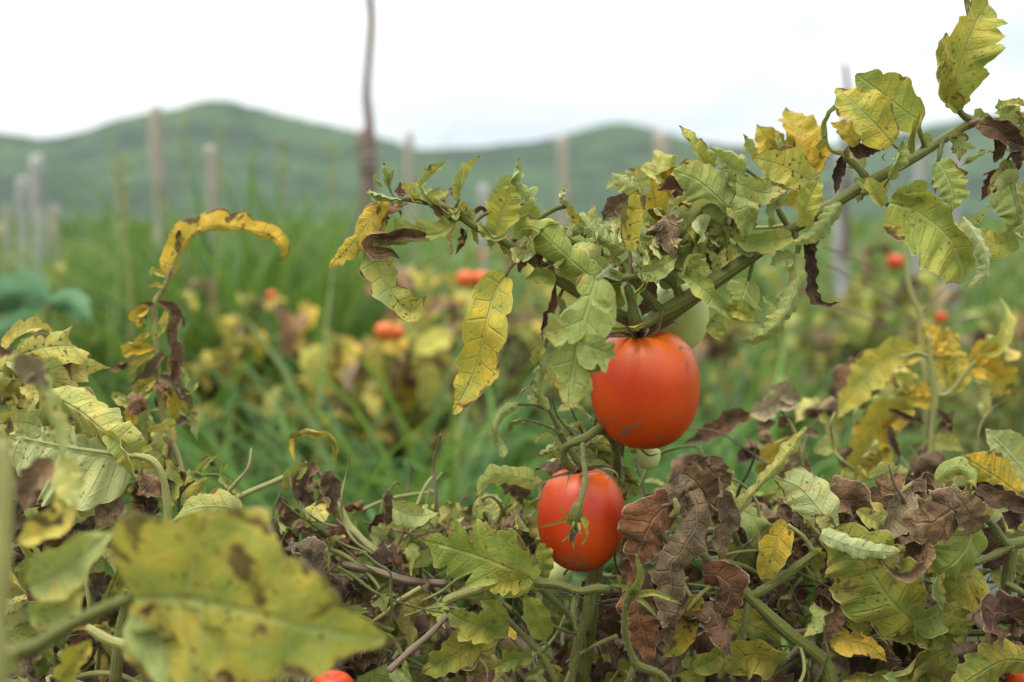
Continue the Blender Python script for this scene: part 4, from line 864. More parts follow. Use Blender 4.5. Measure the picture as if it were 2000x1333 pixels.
ST(A, [(1172, 835, 10), (1195, 858, 20), (1205, 900, 30), (1200, 960, 45)], [17, 16, 18])
for pth in ([(1262, 872, 44), (1290, 862, 36), (1300, 878, 34)], [(1262, 872, 44), (1280, 874, 34), (1300, 880, 30)], [(1250, 875, 40), (1268, 890, 30), (1290, 885, 28)]):
    sepal(A, None, px3(pth, FOC), px(9), y=.3, b=.3, dry=False, name='sepal')
# flower bud dangling in front of the smaller tomato
bs = [(1138, 868, -6), (1140, 900, -18), (1143, 935, -34), (1138, 965, -44), (1131, 990, -48)]
ST(A, bs, [9, 9, 10, 10, 14], label='hairy stalk of the spent flower')
fl = link_mesh('flower_bud', tomato_mesh('flower_bud', px(12), px(27), M_STEM, 9, .8, .12, 0, 18, 24), A, Vector(P(1124, 1010, FOC - .05)) - A.location); fl['label'] = 'green base of a spent flower with thin sepals'
fl.rotation_euler = (0, .12, 0)
for pth in ([(1118, 1008, -52), (1090, 1020, -56), (1050, 1031, -56)], [(1112, 1022, -52), (1108, 1003, -58), (1096, 996, -60), (1098, 986, -60)], [(1120, 1020, -54), (1112, 1045, -58), (1094, 1060, -58)],
            [(1136, 1012, -52), (1146, 1035, -56), (1142, 1055, -56), (1124, 1072, -58)], [(1130, 1022, -54), (1133, 1040, -58), (1138, 1048, -58)], [(1120, 1035, -56), (1120, 1060, -58), (1120, 1074, -58)], [(1138, 1008, -50), (1147, 1020, -52), (1144, 1040, -54)]):
    sepal(A, None, px3(pth, FOC), px(9), dry=False, y=.5, b=.4)
o = sepal(A, None, px3([(1124, 1030, -54), (1118, 1048, -58), (1112, 1065, -60)], FOC), px(20), y=.1, b=.95, name='petal', lab=None); o['label'] = 'black withered petals'

# ---- 2: right-hand plant: forked stems, drooping olive leaves, dead foliage
rootR = np.array([P(1600, 1333, FOC + .05)[0], FOC + .02, 0])
R = empty('tomato_plant', tuple(rootR), 'dying tomato plant at the bottom right with forked thick stems and brown crumpled leaves', 'tomato plant')
ST(R, [(1360, 1070, 20), (1395, 1105, 6), (1430, 1135), (1465, 1168), (1505, 1205), (1545, 1241), (1606, 1288), (1625, 1345)], [16, 18, 24, 25, 24, 26, 28, 30], label='thick forked stem crossing the lower right')
put_stem(R, [P(1620, 1335, FOC), P(1640, 1480, FOC + .02), rootR + np.array([0, 0, -.03])], [px(14), px(15), px(14)], M_STEM)
ST(R, [(1470, 1165), (1520, 1135, -2), (1560, 1105, -2), (1592, 1080)], [19, 17, 15])
ST(R, [(1592, 1084), (1570, 1050, -2), (1540, 1026, -4)], [10, 8], M_STEMY)
ST(R, [(1462, 1175), (1455, 1215, -2), (1440, 1260, -2), (1405, 1325, -4)], [15, 12, 12])
ST(R, [(1603, 1288), (1650, 1270, 2), (1715, 1245, 8), (1790, 1240, 12), (1960, 1235, 14)], [16, 13, 12, 14])
ST(R, [(1560, 1250), (1553, 1270, -3), (1520, 1298, -6)], [9, 8])
ST(R, [(1978, 1062, 4), (1968, 1130, 8), (1960, 1200, 10), (1940, 1270, 12), (1900, 1345, 14)], [24, 22, 26, 22], label='dark upright stem near the right edge')
ST(R, [(1905, 1000, -4), (1935, 1022), (1960, 1058, 2), (1985, 1062, 4), (2050, 1040, 6)], [14, 16, 22, 20])
ST(R, [(1978, 1066, 2), (1930, 1090, 0), (1895, 1102, 0), (1850, 1110, 6)], [15, 13, 9])
ST(R, [(1958, 1160, 4), (1925, 1168, 4), (1890, 1172, 6)], [9, 8]); ST(R, [(1965, 1140, 4), (2000, 1160), (2040, 1200)], [12, 12]); ST(R, [(1950, 1230, 6), (2010, 1250, 0)], [20, 18])
ST(R, [(1187, 1152, -6), (1165, 1150, -10), (1130, 1155, -10), (1090, 1142, -8), (1046, 1138, -4)], [18, 17, 16, 17, 19], label='short cut-looking horizontal stalk under the lower tomato')
ST(R, [(1124, 1155, -8), (1120, 1195, -12), (1127, 1238, -14)], [11, 9, 3]); ST(R, [(1152, 1150, 0), (1148, 1200, 2), (1125, 1270, 6), (1115, 1345, 8)], [20, 22, 16, 14])
ST(R, [(1056, 1150, 6), (1105, 1195, 10), (1130, 1230, 12)], [14, 10])
LF(R, [(1627, 1040, 0), (1605, 1000, -4), (1560, 950, -4), (1512, 932, -2)], 92, y=.3, pale=.95, b=.14, N=4, dep=.1, fold=-.2, curl=(-.4, -.3), back=True, nv=40, nu=10, shape=(.5, .6), label='pale veined underside of a leaf facing the viewer')
LF(R, [(1618, 1050, -6), (1612, 1030, -8), (1592, 1005, -8)], 46, y=.3, pale=.6, b=.4, N=2, back=True)
LF(R, [(1600, 1052, -4), (1622, 1080, -8), (1618, 1110, -8), (1595, 1135, -6)], 30, y=.3, pale=.5, b=.2, N=3, fold=.6, curl=(.8, .6))
LF(R, [(1538, 1024, -2), (1520, 1050, -6), (1505, 1095, -6), (1490, 1138, -4)], 66, y=.92, b=.32, N=3, dep=.12, fold=.15, curl=(.2, .3), shape=(.45, .6), label='small orange yellow leaf with brown patches hanging by the forked stem')
LF(R, [(1785, 1218, -10), (1745, 1180, -16), (1700, 1120, -18), (1655, 1070, -18), (1605, 1045, -14)], 172, y=.50, b=.26, N=5, dep=.2, fold=-.12, curl=(-.3, .35), shape=(.4, .55), nv=56, nu=12, label='broad dark olive leaf with brown blotches')
LF(R, [(1604, 1043, -20), (1650, 1062, -26), (1700, 1076, -26), (1768, 1078, -22)], 40, y=.15, pale=1, b=.08, N=6, dep=.15, fold=-.2, curl=(-.4, -.4), back=True, shape=(.3, .5), label='turned-over pale edge of the broad olive leaf')
LF(R, [(1902, 1026, -16), (1890, 1070, -20), (1855, 1105, -22), (1818, 1130, -20)], 130, y=.15, b=.08, N=4, dep=.14, fold=-.3, curl=(-.5, -.5), shape=(.4, .6), nv=44, nu=10, label='dull green leaf folded down below the crumpled brown one')
LF(R, [(1783, 1214, -16), (1815, 1206, -20), (1845, 1190, -20)], 78, y=.05, b=.12, N=2, dep=.1, fold=.1, shape=(.4, .6))
LF(R, [(1855, 1178, -6), (1870, 1215, -8), (1888, 1258, -8)], 110, y=.5, b=.15, N=3, dep=.3, fold=-.2, curl=(-.4, -.3))
LF(R, [(1905, 1108, -2), (1880, 1140, -4), (1846, 1178, -4)], 110, y=.62, b=.2, N=3, dep=.15, fold=-.2)
LF(R, [(1835, 1110, -18), (1828, 1150, -20), (1838, 1192, -20)], 50, y=.4, pale=.5, b=.35, N=3, fold=.5, curl=(.5, .6))
LF(R, [(1790, 1220, -8), (1820, 1245, -12), (1848, 1262, -12)], 70, y=.55, b=.3, N=3, dep=.2)
LF(R, [(1800, 1225, 0), (1760, 1240, 0), (1730, 1225, 0)], 60, y=.4, b=.3, N=3, dep=.2)
LF(R, [(1890, 985, -20), (1860, 1000, -28), (1815, 1020, -30), (1768, 1015, -26)], 120, dry=True, y=.35, pale=.05, N=4, fold=-.2, curl=(-.6, -.8), crinkle=.55, nv=50, nu=12, shape=(.35, .4), label='large crumpled brown leaf on top of the right-hand plant')
LF(R, [(1900, 1040, -20), (1890, 1000, -26), (1860, 958, -24)], 80, dry=True, y=.3, pale=.1, N=4, crinkle=.6, nv=44, nu=10)
LF(R, [(1812, 1055, -24), (1806, 1095, -28), (1775, 1122, -30), (1740, 1116, -30), (1718, 1094, -28)], 42, dry=True, y=.7, pale=.15, N=4, fold=.7, curl=(.9, .7), crinkle=.45, label='curled reddish brown strip hooking to the left')
LF(R, [(1760, 1110, -28), (1752, 1098, -30), (1755, 1084, -30)], 12, dry=True, y=.3, pale=.4, N=2)
LF(R, [(1785, 962, 0), (1755, 995, -4), (1735, 1035, -6), (1700, 1062, -4)], 70, dry=True, y=.25, pale=.35, N=4, crinkle=.6, label='tan shrivelled strip left of the large crumpled leaf')
LF(R, [(1830, 940, 8), (1865, 915, 4), (1900, 925, 2), (1908, 958, 0)], 54, y=.0, pale=.35, b=.12, N=3, dep=.08, fold=-.4, curl=(-.5, -.4), label='small bluish green leaf arched over the dead foliage')
LF(R, [(1990, 965, 30), (1940, 930, 30), (1880, 890, 30)], 104, y=.95, b=.12, N=6, dep=.12, fold=-.2, curl=(-.3, -.3), label='bright yellow ribbed leaf near the right edge')
LF(R, [(2020, 950, 50), (1985, 900, 50), (1925, 838, 50)], 110, y=.45, pale=.3, b=.05, N=6, dep=.08, back=True)
LF(R, [(1910, 952, -6), (1950, 975, -10), (2000, 985, -10), (2040, 990, -8)], 56, dry=True, y=.2, b=.2, N=4)
LF(R, [(1985, 990, -8), (1975, 1010, -10), (1985, 1035, -10)], 56, dry=True, y=.2, b=.35, N=3)
LF(R, [(1900, 955, 4), (1930, 950, 0), (1965, 962, 0)], 30, dry=True, y=.2, b=.7, N=3)
LF(R, [(1520, 1300, -10), (1488, 1280, -14), (1450, 1285, -14), (1425, 1318, -12)], 98, y=.62, b=.38, N=3, dep=.12, fold=.1, shape=(.4, .5), label='yellow-green oval leaf with a tan dead half')
LF(R, [(2010, 1292, -16), (1960, 1292, -20), (1900, 1318, -20), (1840, 1345, -16)], 88, y=.5, b=.12, N=6, dep=.22, fold=-.2, curl=(-.2, -.2), shape=(.45, .65), nv=44, label='serrated yellow-green leaf in the bottom right corner')
LF(R, [(1860, 1265, 0), (1800, 1290, -2), (1745, 1345, 0)], 130, y=.45, b=.3, N=4, dep=.2)
LF(R, [(1740, 1320, -4), (1690, 1325, -4), (1640, 1330, -4)], 50, y=.55, b=.3, N=4, dep=.2); LF(R, [(1790, 1345, -8), (1760, 1330, -8), (1720, 1318, -8)], 40, y=.2, pale=.4, N=3)
LF(R, [(1672, 1165, 2), (1640, 1185, 0), (1625, 1220, -2), (1606, 1265, -2)], 60, dry=True, y=.5, pale=.05, N=4)
LF(R, [(1700, 1235, 2), (1672, 1225, 0), (1655, 1195, -2), (1665, 1250, -2)][:3], 50, y=.5, b=.2, N=3)
LF(R, [(1437, 1008, 0), (1468, 968, -6), (1505, 925, -8), (1545, 880, -8), (1573, 834, -6)], 60, y=.42, pale=.6, b=.14, N=6, dep=.12, fold=-.5, curl=(-.7, -.7), shape=(.35, .4), nv=48, label='long twisted pale leaf standing up right of the brown dead cluster')
ST(R, [(1380, 1040, 0), (1410, 1035), (1437, 1008)], [13, 11])
# central dead cluster
LF(R, [(1325, 985, -16), (1292, 1000, -20), (1262, 1040, -20), (1235, 1115, -16)], 118, dry=True, y=.95, pale=.02, b=.0, N=4, crinkle=.35, fold=-.1, curl=(-.4, -.5), nv=50, nu=12, label='reddish brown dead leaf beside the lower tomato')
LF(R, [(1255, 1130, -12), (1245, 1190, -16), (1258, 1240, -16), (1272, 1305, -14)], 84, dry=True, y=.9, b=.1, N=5, crinkle=.35, fold=-.1, curl=(-.4, -.3), nv=46, nu=10)
LF(R, [(1238, 1090, -8), (1222, 1140, -10), (1230, 1180, -10)], 50, dry=True, y=.8, b=.25, N=3)
LF(R, [(1350, 960, -22), (1362, 1010, -26), (1345, 1060, -28), (1312, 1100, -26), (1310, 1150, -24), (1298, 1228, -22)], 92, dry=True, y=.15, pale=.12, b=.05, N=5, crinkle=.32, fold=-.4, curl=(-.7, -.9), nv=64, nu=12, shape=(.3, .35), label='long twisted grey-brown dead leaf at the centre of the dead cluster')
LF(R, [(1385, 985, -14), (1355, 940, -18), (1322, 925, -16)], 96, dry=True, y=.35, pale=.05, b=.05, N=4, crinkle=.4, nv=40, nu=10)
LF(R, [(1330, 1000, -20), (1318, 960, -20), (1330, 920, -18)], 50, dry=True, y=.3, pale=.2, N=3, crinkle=.5)
LF(R, [(1375, 900, -4), (1395, 930, -8), (1428, 950, -6)], 90, dry=True, y=.35, pale=.08, N=4, crinkle=.5, nv=40, nu=10)
LF(R, [(1370, 925, -4), (1375, 905, -6), (1385, 890, -6)], 34, dry=True, y=.2, pale=.15, N=2)
LF(R, [(1415, 960, 0), (1422, 1010, -4), (1408, 1060, -4), (1414, 1098, -2)], 58, dry=True, y=.15, pale=.12, N=4, nv=36)
LF(R, [(1375, 1120, -20), (1410, 1128, -24), (1425, 1160, -26), (1400, 1218, -22)], 84, dry=True, y=.85, b=.15, N=4, crinkle=.35, curl=(-.5, -.4), fold=-.2, nv=44, nu=10, label='dark red-brown dead leaf folded like a fan')
LF(R, [(1368, 1165, -4), (1345, 1200, -8), (1325, 1250, -8), (1285, 1278, -6)], 62, y=.95, b=.45, N=3, dep=.15, fold=.2)
LF(R, [(1300, 1240, -16), (1310, 1205, -18), (1340, 1180, -16)], 44, dry=True, y=.4, b=.4, N=3)
ST(R, [(1220, 1000, -6), (1260, 990, -14), (1310, 985, -18), (1360, 965, -18)], [4, 6, 9], M_STEMB)
ST(R, [(1310, 1010, -18), (1322, 995, -22), (1318, 975, -24)], [8, 14, 8], M_STEMY)
ST(R, [(1340, 1195, -10), (1365, 1165, -10), (1395, 1140, -8)], [8, 9], M_STEMY)
# star-shaped empty calyx on a stalk
ST(R, [(1310, 1345, -24), (1290, 1318, -28), (1250, 1303, -32), (1238, 1290, -34), (1222, 1240, -38), (1222, 1190, -42), (1232, 1158, -46)], [13, 14, 16, 14, 13, 13, 17], label='curved light green stalk ending in an empty star-shaped calyx')
ST(R, [(1240, 1300, -32), (1230, 1325, -32), (1226, 1350, -32)], [13, 12])
for pth, w in (([(1235, 1155, -46), (1250, 1125, -54), (1245, 1095, -58), (1241, 1068, -58)], 22), ([(1240, 1158, -46), (1275, 1156, -56), (1305, 1168, -58), (1332, 1181, -58)], 20), ([(1230, 1152, -46), (1210, 1143, -54), (1187, 1143, -54)], 13),
               ([(1240, 1165, -46), (1262, 1180, -52), (1288, 1212, -54)], 14), ([(1232, 1160, -46), (1222, 1150, -56), (1212, 1160, -58)], 12)):
    o = sepal(R, None, px3(pth, FOC), px(w), dry=False, y=.25, b=.12, pale=.2)

# ---- 3: lower left-centre: serrated green leaves and pale sprigs on the same row
rootC = np.array([P(880, 1333, FOC + .05)[0], FOC + .03, 0])
Cc = empty('tomato_plant', tuple(rootC), 'low tomato plant at the bottom centre with serrated green leaves left of the lower tomato', 'tomato plant')
LF(Cc, [(1042, 1138, -6), (990, 1110, -12), (920, 1082, -14), (832, 1054, -10)], 150, y=.14, b=.16, N=4, dep=.48, slant=.85, fold=.1, curl=(-.2, -.2), shape=(.4, .6), nv=60, nu=12, pucker=.03, label='large deeply serrated green leaf left of the lower tomato')
LF(Cc, [(1053, 1125, 4), (1060, 1095, 2), (1048, 1050, 2)], 60, y=.3, b=.3, N=4, dep=.3, fold=.3)
LF(Cc, [(1035, 1130, -10), (985, 1138, -14), (930, 1142, -14)], 60, y=.7, b=.15, N=5, dep=.35, fold=.1)
LF(Cc, [(1060, 948, 8), (1020, 935, 4), (960, 930, 2), (928, 975, 0)], 54, y=.15, pale=.3, b=.22, N=5, dep=.25, fold=-.3, curl=(-.4, -.5))
LF(Cc, [(992, 1214, -4), (960, 1222, -10), (915, 1215, -12), (868, 1186, -10)], 90, y=.48, b=.22, N=4, dep=.35, slant=.7, fold=.2, nv=44, nu=10, label='yellow-green leaf with toothed edge at the bottom centre')
LF(Cc, [(985, 1215, -12), (965, 1190, -16), (938, 1170, -16)], 56, y=.55, b=.2, N=2, dep=.3, fold=.2)
LF(Cc, [(1062, 1250, -2), (1050, 1205, -6), (1022, 1155, -6)], 58, y=.3, b=.1, N=3, dep=.12, fold=-.2)
LF(Cc, [(965, 1235, 0), (920, 1262, -6), (870, 1290, -8), (822, 1318, -6)], 96, y=.45, b=.22, N=4, dep=.3, slant=.7, nv=44)
LF(Cc, [(1038, 1284, -10), (1000, 1288, -14), (962, 1303, -14)], 56, y=.25, b=.12, N=4, dep=.45, slant=.8, label='small clean serrated leaf near the bottom edge')
LF(Cc, [(1060, 1305, -8), (1045, 1310, -10), (1028, 1318, -10)], 26, y=.2, N=3, dep=.4)
ST(Cc, [(985, 1205, -4), (1020, 1240), (1054, 1274), (1075, 1310), (1095, 1350)], [10, 14, 12])
put_stem(Cc, [P(1095, 1350, FOC), P(1000, 1480, FOC + .03), rootC], [px(6), px(10), px(12)], M_STEM)
ST(Cc, [(1062, 1250, -2), (1068, 1265, -2), (1054, 1276, 0)], [6, 8]); ST(Cc, [(1038, 1284, -10), (1050, 1275, -4)], [5, 6])
ST(Cc, [(760, 1310, -14), (800, 1272, -10), (840, 1238), (875, 1202, 4)], [13, 12, 11], M_STEMB, label='dry grey-brown twig leaning to the right')
ST(Cc, [(670, 1102, 60), (730, 1115, 60), (800, 1135, 55), (870, 1140, 50)], [17, 18, 16], M_STEMB); ST(Cc, [(850, 1250, 40), (850, 1210, 40), (870, 1175, 40), (940, 1150, 40)], [20, 18, 20], M_STEMY)
ST(Cc, [(655, 985, 90), (690, 1040, 85), (740, 1080, 80), (800, 1110, 75)], [22, 20, 18], M_STEMY, label='pale stem curving down left of centre'); ST(Cc, [(430, 990, 80), (490, 960, 80), (560, 930, 90), (600, 905, 90)], [13, 12, 9], M_STEMY)
ST(Cc, [(690, 1005, 110), (760, 975, 120), (850, 960, 130)], [9, 7], M_STEMY); ST(Cc, [(610, 905, 90), (640, 950, 90), (655, 990, 90)], [10, 16], M_STEMB)
ST(Cc, [(790, 1150, 120), (820, 1090, 110), (860, 1040, 100), (900, 990, 110)], [8, 6], M_STEM); ST(Cc, [(940, 1060, 70), (980, 1000, 70), (960, 970, 60), (940, 975, 60)], [9, 7, 9], M_STEMY)
LF(Cc, [(655, 900, 80), (650, 862, 80), (610, 845, 80), (575, 860, 80), (578, 900, 80)], 52, y=.8, b=.3, N=4, fold=.6, curl=(.8, .8), label='yellow leaf curled into a hook')
for pts, w, dr in (([(615, 905), (590, 950), (620, 1000)], 60, 1), ([(640, 920), (650, 970), (630, 1010)], 60, 1), ([(600, 1000), (560, 1030), (580, 1070)], 60, 1), ([(600, 910), (570, 930), (590, 975)], 50, 0),
                   ([(545, 975), (565, 1000), (575, 1020)], 50, 1), ([(655, 1060), (620, 1050), (590, 1030)], 70, 1), ([(640, 1100), (610, 1090), (570, 1060)], 60, 1), ([(755, 960), (765, 1000), (760, 1050)], 44, 1)):
    LF(Cc, [(a, b_, 80 + 4 * i) for i, (a, b_) in enumerate(pts)], w, dry=bool(dr), y=.5, pale=.1, b=.25, N=4)

# ---- 4: withered single shoot on the left
rw = np.array([P(360, 1000, FOC + .13)[0], FOC + .15, 0])
Wp = empty('tomato_plant', tuple(rw), 'withered upright shoot on the left, topped by one arched yellow leaf', 'tomato plant')
DW = FOC + .13
ST(Wp, [(338, 520), (322, 560), (302, 595), (304, 650), (308, 720), (320, 820), (350, 905), (370, 1000)], [7, 10, 12, 12, 12, 14, 15], DW, M_STEMY)
put_stem(Wp, [P(370, 1000, DW), P(380, 1300, DW), rw], [px(8, DW), px(9, DW), px(9, DW)], M_STEM)
LF(Wp, [(332, 540), (350, 495, -2), (385, 455, -4), (430, 442, -4), (485, 452, -4), (530, 462, -4), (548, 482, -4), (538, 512, -4)], 76, DW, y=1.0, b=.45, N=6, dep=.22, roll=-10, fold=-.4, curl=(-.2, -1.3), side=(1.1, .5), shape=(.3, .55), nv=60, label='arched golden yellow leaf with brown patches and a hooked tip')
for pts, w, dr, y_, p_ in (([(352, 450), (352, 462), (360, 475)], 22, 1, .5, .1), ([(325, 540), (305, 530), (290, 538)], 24, 0, .7, .3), ([(322, 560), (305, 556), (290, 560)], 16, 0, .8, .2), ([(330, 545), (338, 530), (330, 520)], 14, 1, .3, .3),
        ([(302, 595), (282, 600), (285, 625)], 30, 1, .3, .1), ([(310, 590), (335, 600), (352, 620), (360, 640)], 36, 1, .4, .1), ([(352, 620), (340, 650), (350, 690), (340, 735)], 44, 1, .3, .1), ([(290, 600), (268, 618), (290, 640)], 40, 0, 1, 0), ([(290, 650), (275, 670), (285, 690)], 30, 0, .9, .0),
        ([(300, 680), (265, 680), (232, 695)], 46, 0, 1, 0), ([(300, 690), (270, 710), (250, 735)], 32, 0, .9, .6), ([(318, 690), (300, 720), (275, 745), (250, 755)], 40, 1, .4, .2), ([(305, 740), (275, 760), (262, 790)], 36, 0, .8, .2), ([(300, 760), (260, 785), (215, 780)], 40, 0, .7, .8),
        ([(310, 735), (340, 750), (375, 790)], 34, 1, .4, .3), ([(315, 750), (345, 790), (340, 830)], 52, 0, .9, .1), ([(345, 740), (365, 770), (378, 800)], 30, 1, .4, .3), ([(270, 780), (262, 810), (255, 850)], 40, 0, .95, 0), ([(290, 790), (285, 830), (300, 850)], 34, 0, .3, .6),
        ([(360, 760), (365, 735), (358, 712)], 18, 0, .3, .7), ([(362, 770), (380, 760), (388, 745)], 16, 0, .3, .6), ([(350, 800), (375, 815), (390, 860)], 28, 0, .0, .8), ([(345, 830), (365, 815), (388, 808)], 34, 1, .3, .3), ([(325, 605), (320, 640), (300, 665)], 22, 0, .7, .3),
        ([(300, 860), (290, 890), (320, 920)], 50, 1, .4, .2), ([(280, 850), (260, 880), (240, 900)], 50, 1, .3, .2), ([(335, 860), (330, 900), (340, 940)], 50, 1, .3, .4), ([(250, 780), (230, 770), (215, 778)], 20, 0, .7, .8), ([(330, 700), (345, 720), (335, 745)], 40, 1, .4, .0)):
    LF(Wp, [(a, b_, 3 * i - 5) for i, (a, b_) in enumerate(pts)], w, DW, dry=bool(dr), y=y_, pale=p_, b=.25, N=3, fold=.4, **({'crinkle': .4} if dr else {'curl': (.4, .4)}))

# ---- 5: big plant at the left edge, partly very near the lens
rl = np.array([P(60, 1200, .6)[0], .60, 0])
Lp = empty('tomato_plant', tuple(rl), 'tomato plant filling the lower left with wrinkled pale yellow-green leaves', 'tomato plant')
LF(Lp, [(258, 892, 0), (190, 885, -8), (100, 868, -8), (20, 850, -4)], 230, FOC + .01, y=.45, pale=.9, b=.16, N=7, dep=.06, fold=.2, curl=(-.5, .2), roll=0, side=(1.0, .35), back=True, nv=60, nu=14, pucker=.035, shape=(.4, .5), label='large pale leaf underside with raised veins and ring spots')
ST(Lp, [(262, 890, -6), (295, 898, -8), (316, 925, -8), (324, 965, -6), (326, 1020, -4), (300, 1100, 0)], [12, 14, 14, 15, 16], FOC, M_STEMY, label='thick yellow-green leaf stalk bent like a hook')
ST(Lp, [(262, 892, -10), (200, 884, -18), (120, 872, -20), (40, 855, -16)], [10, 8, 6, 3], FOC, M_STEMY)
LF(Lp, [(90, 770, 4), (150, 800, -8), (205, 840, -12), (245, 870, -12), (262, 930, -8)], 110, FOC + .01, y=.6, pale=.55, b=.12, N=7, dep=.1, fold=-.3, curl=(-.7, -.3), nv=50, nu=12, label='wrinkled pale yellow leaf with speckled drooping tip')
LF(Lp, [(205, 850, -16), (225, 860, -22), (248, 890, -24), (256, 935, -24)], 46, FOC + .01, y=.65, pale=.3, b=.25, N=5, dep=.05, fold=.4, curl=(.5, .4))
LF(Lp, [(0, 830, 6), (50, 825, 2), (110, 840, 0)], 80, FOC + .01, y=.5, pale=.8, b=.2, N=5, dep=.1)
LF(Lp, [(-20, 760, 20), (60, 770, 16), (130, 790, 10)], 80, FOC + .03, y=.6, pale=.7, b=.15, N=5, dep=.15)
LF(Lp, [(-20, 735, 10), (30, 705, 8), (95, 682, 8)], 74, FOC + .04, y=.5, pale=.2, b=.15, N=4, dep=.15, fold=-.3, curl=(-.4, -.5))
LF(Lp, [(90, 680, 4), (118, 700, 4), (132, 750, 4)], 64, FOC + .04, dry=True, y=.4, pale=.15, N=4); LF(Lp, [(-10, 680, 4), (10, 690, 4), (28, 680, 4)], 30, FOC + .04, dry=True, y=.4, pale=.15, N=4)
LF(Lp, [(85, 750, 10), (130, 755, 10), (178, 770, 10)], 44, FOC + .05, y=.4, pale=.1, b=.1, N=3); LF(Lp, [(80, 735, 8), (110, 720, 8), (135, 730, 8)], 34, FOC + .05, y=.7, b=.2, N=3)
LF(Lp, [(240, 975, 4), (210, 1000, 0), (215, 1030, -2)], 70, FOC + .01, dry=True, y=.2, pale=.2, N=3); LF(Lp, [(330, 900, 10), (340, 950, 10), (320, 1000, 10)], 60, FOC + .03, y=.6, pale=.4, b=.3, N=4)
LF(Lp, [(290, 930, 14), (285, 960, 14), (295, 1000, 14)], 70, FOC + .03, y=.7, pale=.4, b=.25, N=5)
LF(Lp, [(245, 1070, 4), (235, 1105, 0), (215, 1170, 0)], 24, FOC, y=.1, pale=.1, b=.2, N=6, dep=.3, fold=.5); LF(Lp, [(210, 1185, 0), (235, 1150, 0), (272, 1117, 0)], 60, FOC, y=.5, b=.2, N=4)
# green sprig
ST(Lp, [(350, 1000, 20), (352, 965, 20), (385, 935, 20), (430, 930, 20), (470, 965, 18)], [8, 7, 5], FOC + .03)
for pts, w in (([(400, 932), (375, 925), (368, 915)], 36), ([(430, 930), (455, 950), (478, 966)], 30), ([(385, 935), (400, 905), (425, 890)], 26), ([(352, 960), (345, 930), (352, 905)], 20), ([(430, 925), (440, 905), (430, 895)], 18), ([(400, 950), (395, 975), (370, 985)], 30)):
    LF(Lp, [(a, b_, 15) for a, b_ in pts], w, FOC + .03, y=.1, pale=.45, N=3, fold=.4)
# blurred near leaves
DN = .42
LF(Lp, [(255, 1172, 0), (360, 1170, -8), (500, 1200, -10), (640, 1235, -6), (785, 1255, 4)], 400, DN, y=.62, b=.46, pale=.12, N=4, dep=.30, slant=.30, roll=-6, fold=.22, curl=(-.2, -.2), shape=(.42, 1.2), side=(1.05, .98), nv=64, nu=14, wave=.05, pucker=.03, label='very large out of focus yellow-green leaf with brown patches, nearest to the viewer')
LF(Lp, [(270, 1185, 6), (330, 1230, 2), (400, 1275, 0), (470, 1330, 0)], 200, DN - .005, y=.35, b=.15, pale=.5, N=3, dep=.2, fold=.3, label='blurred pale lobe drooping under the nearest leaf')
LF(Lp, [(300, 1150, 4), (340, 1100, 0), (400, 1040, -2), (440, 1000, 0)], 190, DN + .012, y=.6, b=.4, pale=.05, N=3, dep=.25, fold=.3)
ST(Lp, [(258, 1168), (200, 1190), (130, 1225), (70, 1262), (0, 1290), (-80, 1400)], [22, 24, 27, 34, 38], DN, M_STEM, label='blurred green leaf stalk of the nearest leaf')
LF(Lp, [(60, 1145, 6), (110, 1125, 4), (165, 1085, 2), (218, 1040, 0)], 140, .44, y=.4, pale=.55, b=.15, N=3, dep=.1, fold=.2)
LF(Lp, [(60, 1200, 10), (110, 1190, 10), (165, 1150, 10)], 120, .46, y=.35, pale=.2, b=.2, N=3, dep=.2)
LF(Lp, [(130, 960, 0), (125, 1000, -4), (90, 1035, -6), (30, 1060, -4)], 90, .46, y=.7, pale=.3, b=.3, N=3, dep=.15, fold=.3)
LF(Lp, [(60, 720, 0), (85, 780, -4), (115, 850, -4), (125, 900, -4)], 66, .46, y=.4, pale=.6, b=.35, N=4, dep=.2, fold=-.4, curl=(-.6, -.6), label='blurred drooping leaf with a brown shrivelled top at the left')
LF(Lp, [(40, 740, -2), (60, 715, -4), (95, 760, -4)], 70, .46, dry=True, y=.2, pale=.5, N=4, crinkle=.3)
LF(Lp, [(120, 890, 2), (135, 930, 0), (150, 990, -4)], 70, .46, y=.4, pale=.6, b=.1, N=3, fold=-.3); LF(Lp, [(100, 900, 4), (60, 950, 2), (50, 1000, 2)], 70, .47, dry=True, y=.4, pale=.1, N=4, crinkle=.3)
LF(Lp, [(-30, 990, 10), (10, 1010, 10), (60, 1020, 10)], 60, .48, dry=True, y=.4, pale=.1, N=4, crinkle=.3)
ST(Lp, [(5, 860), (12, 950), (6, 1060), (-5, 1200), (-15, 1400)], [26, 32, 40, 46], .36, M_STEMY, label='very blurred pale stem along the left edge')
LF(Lp, [(-40, 1180, 0), (0, 1240, 0), (30, 1330, 0)], 90, .37, y=.5, pale=.3, b=.2, N=3); LF(Lp, [(-20, 900, 0), (0, 860, 0), (30, 880, 0)], 50, .40, y=.1, N=2)
LF(Lp, [(250, 1240, 0), (330, 1270, 0), (400, 1340, 0)], 150, .42, y=.5, pale=.1, b=.2, N=4, dep=.2); LF(Lp, [(120, 1330, 0), (150, 1290, 0), (190, 1240, 0)], 80, .5, y=.8, b=.3, N=3)
ST(Lp, [(170, 1225, 0), (215, 1252, 0), (280, 1268, 0)], [14, 22, 16], .55, M_STEMY)
put_stem(Lp, [P(-15, 1400, .36), P(-40, 1700, .42), rl], [px(14), px(14), px(14)], M_STEM); put_stem(Lp, [P(300, 1100, FOC), P(220, 1400, FOC), rl], [px(9), px(11), px(12)], M_STEM); put_stem(Lp, [P(-80, 1400, DN), P(-60, 1700, .42), rl], [px(9), px(11), px(12)], M_STEM)

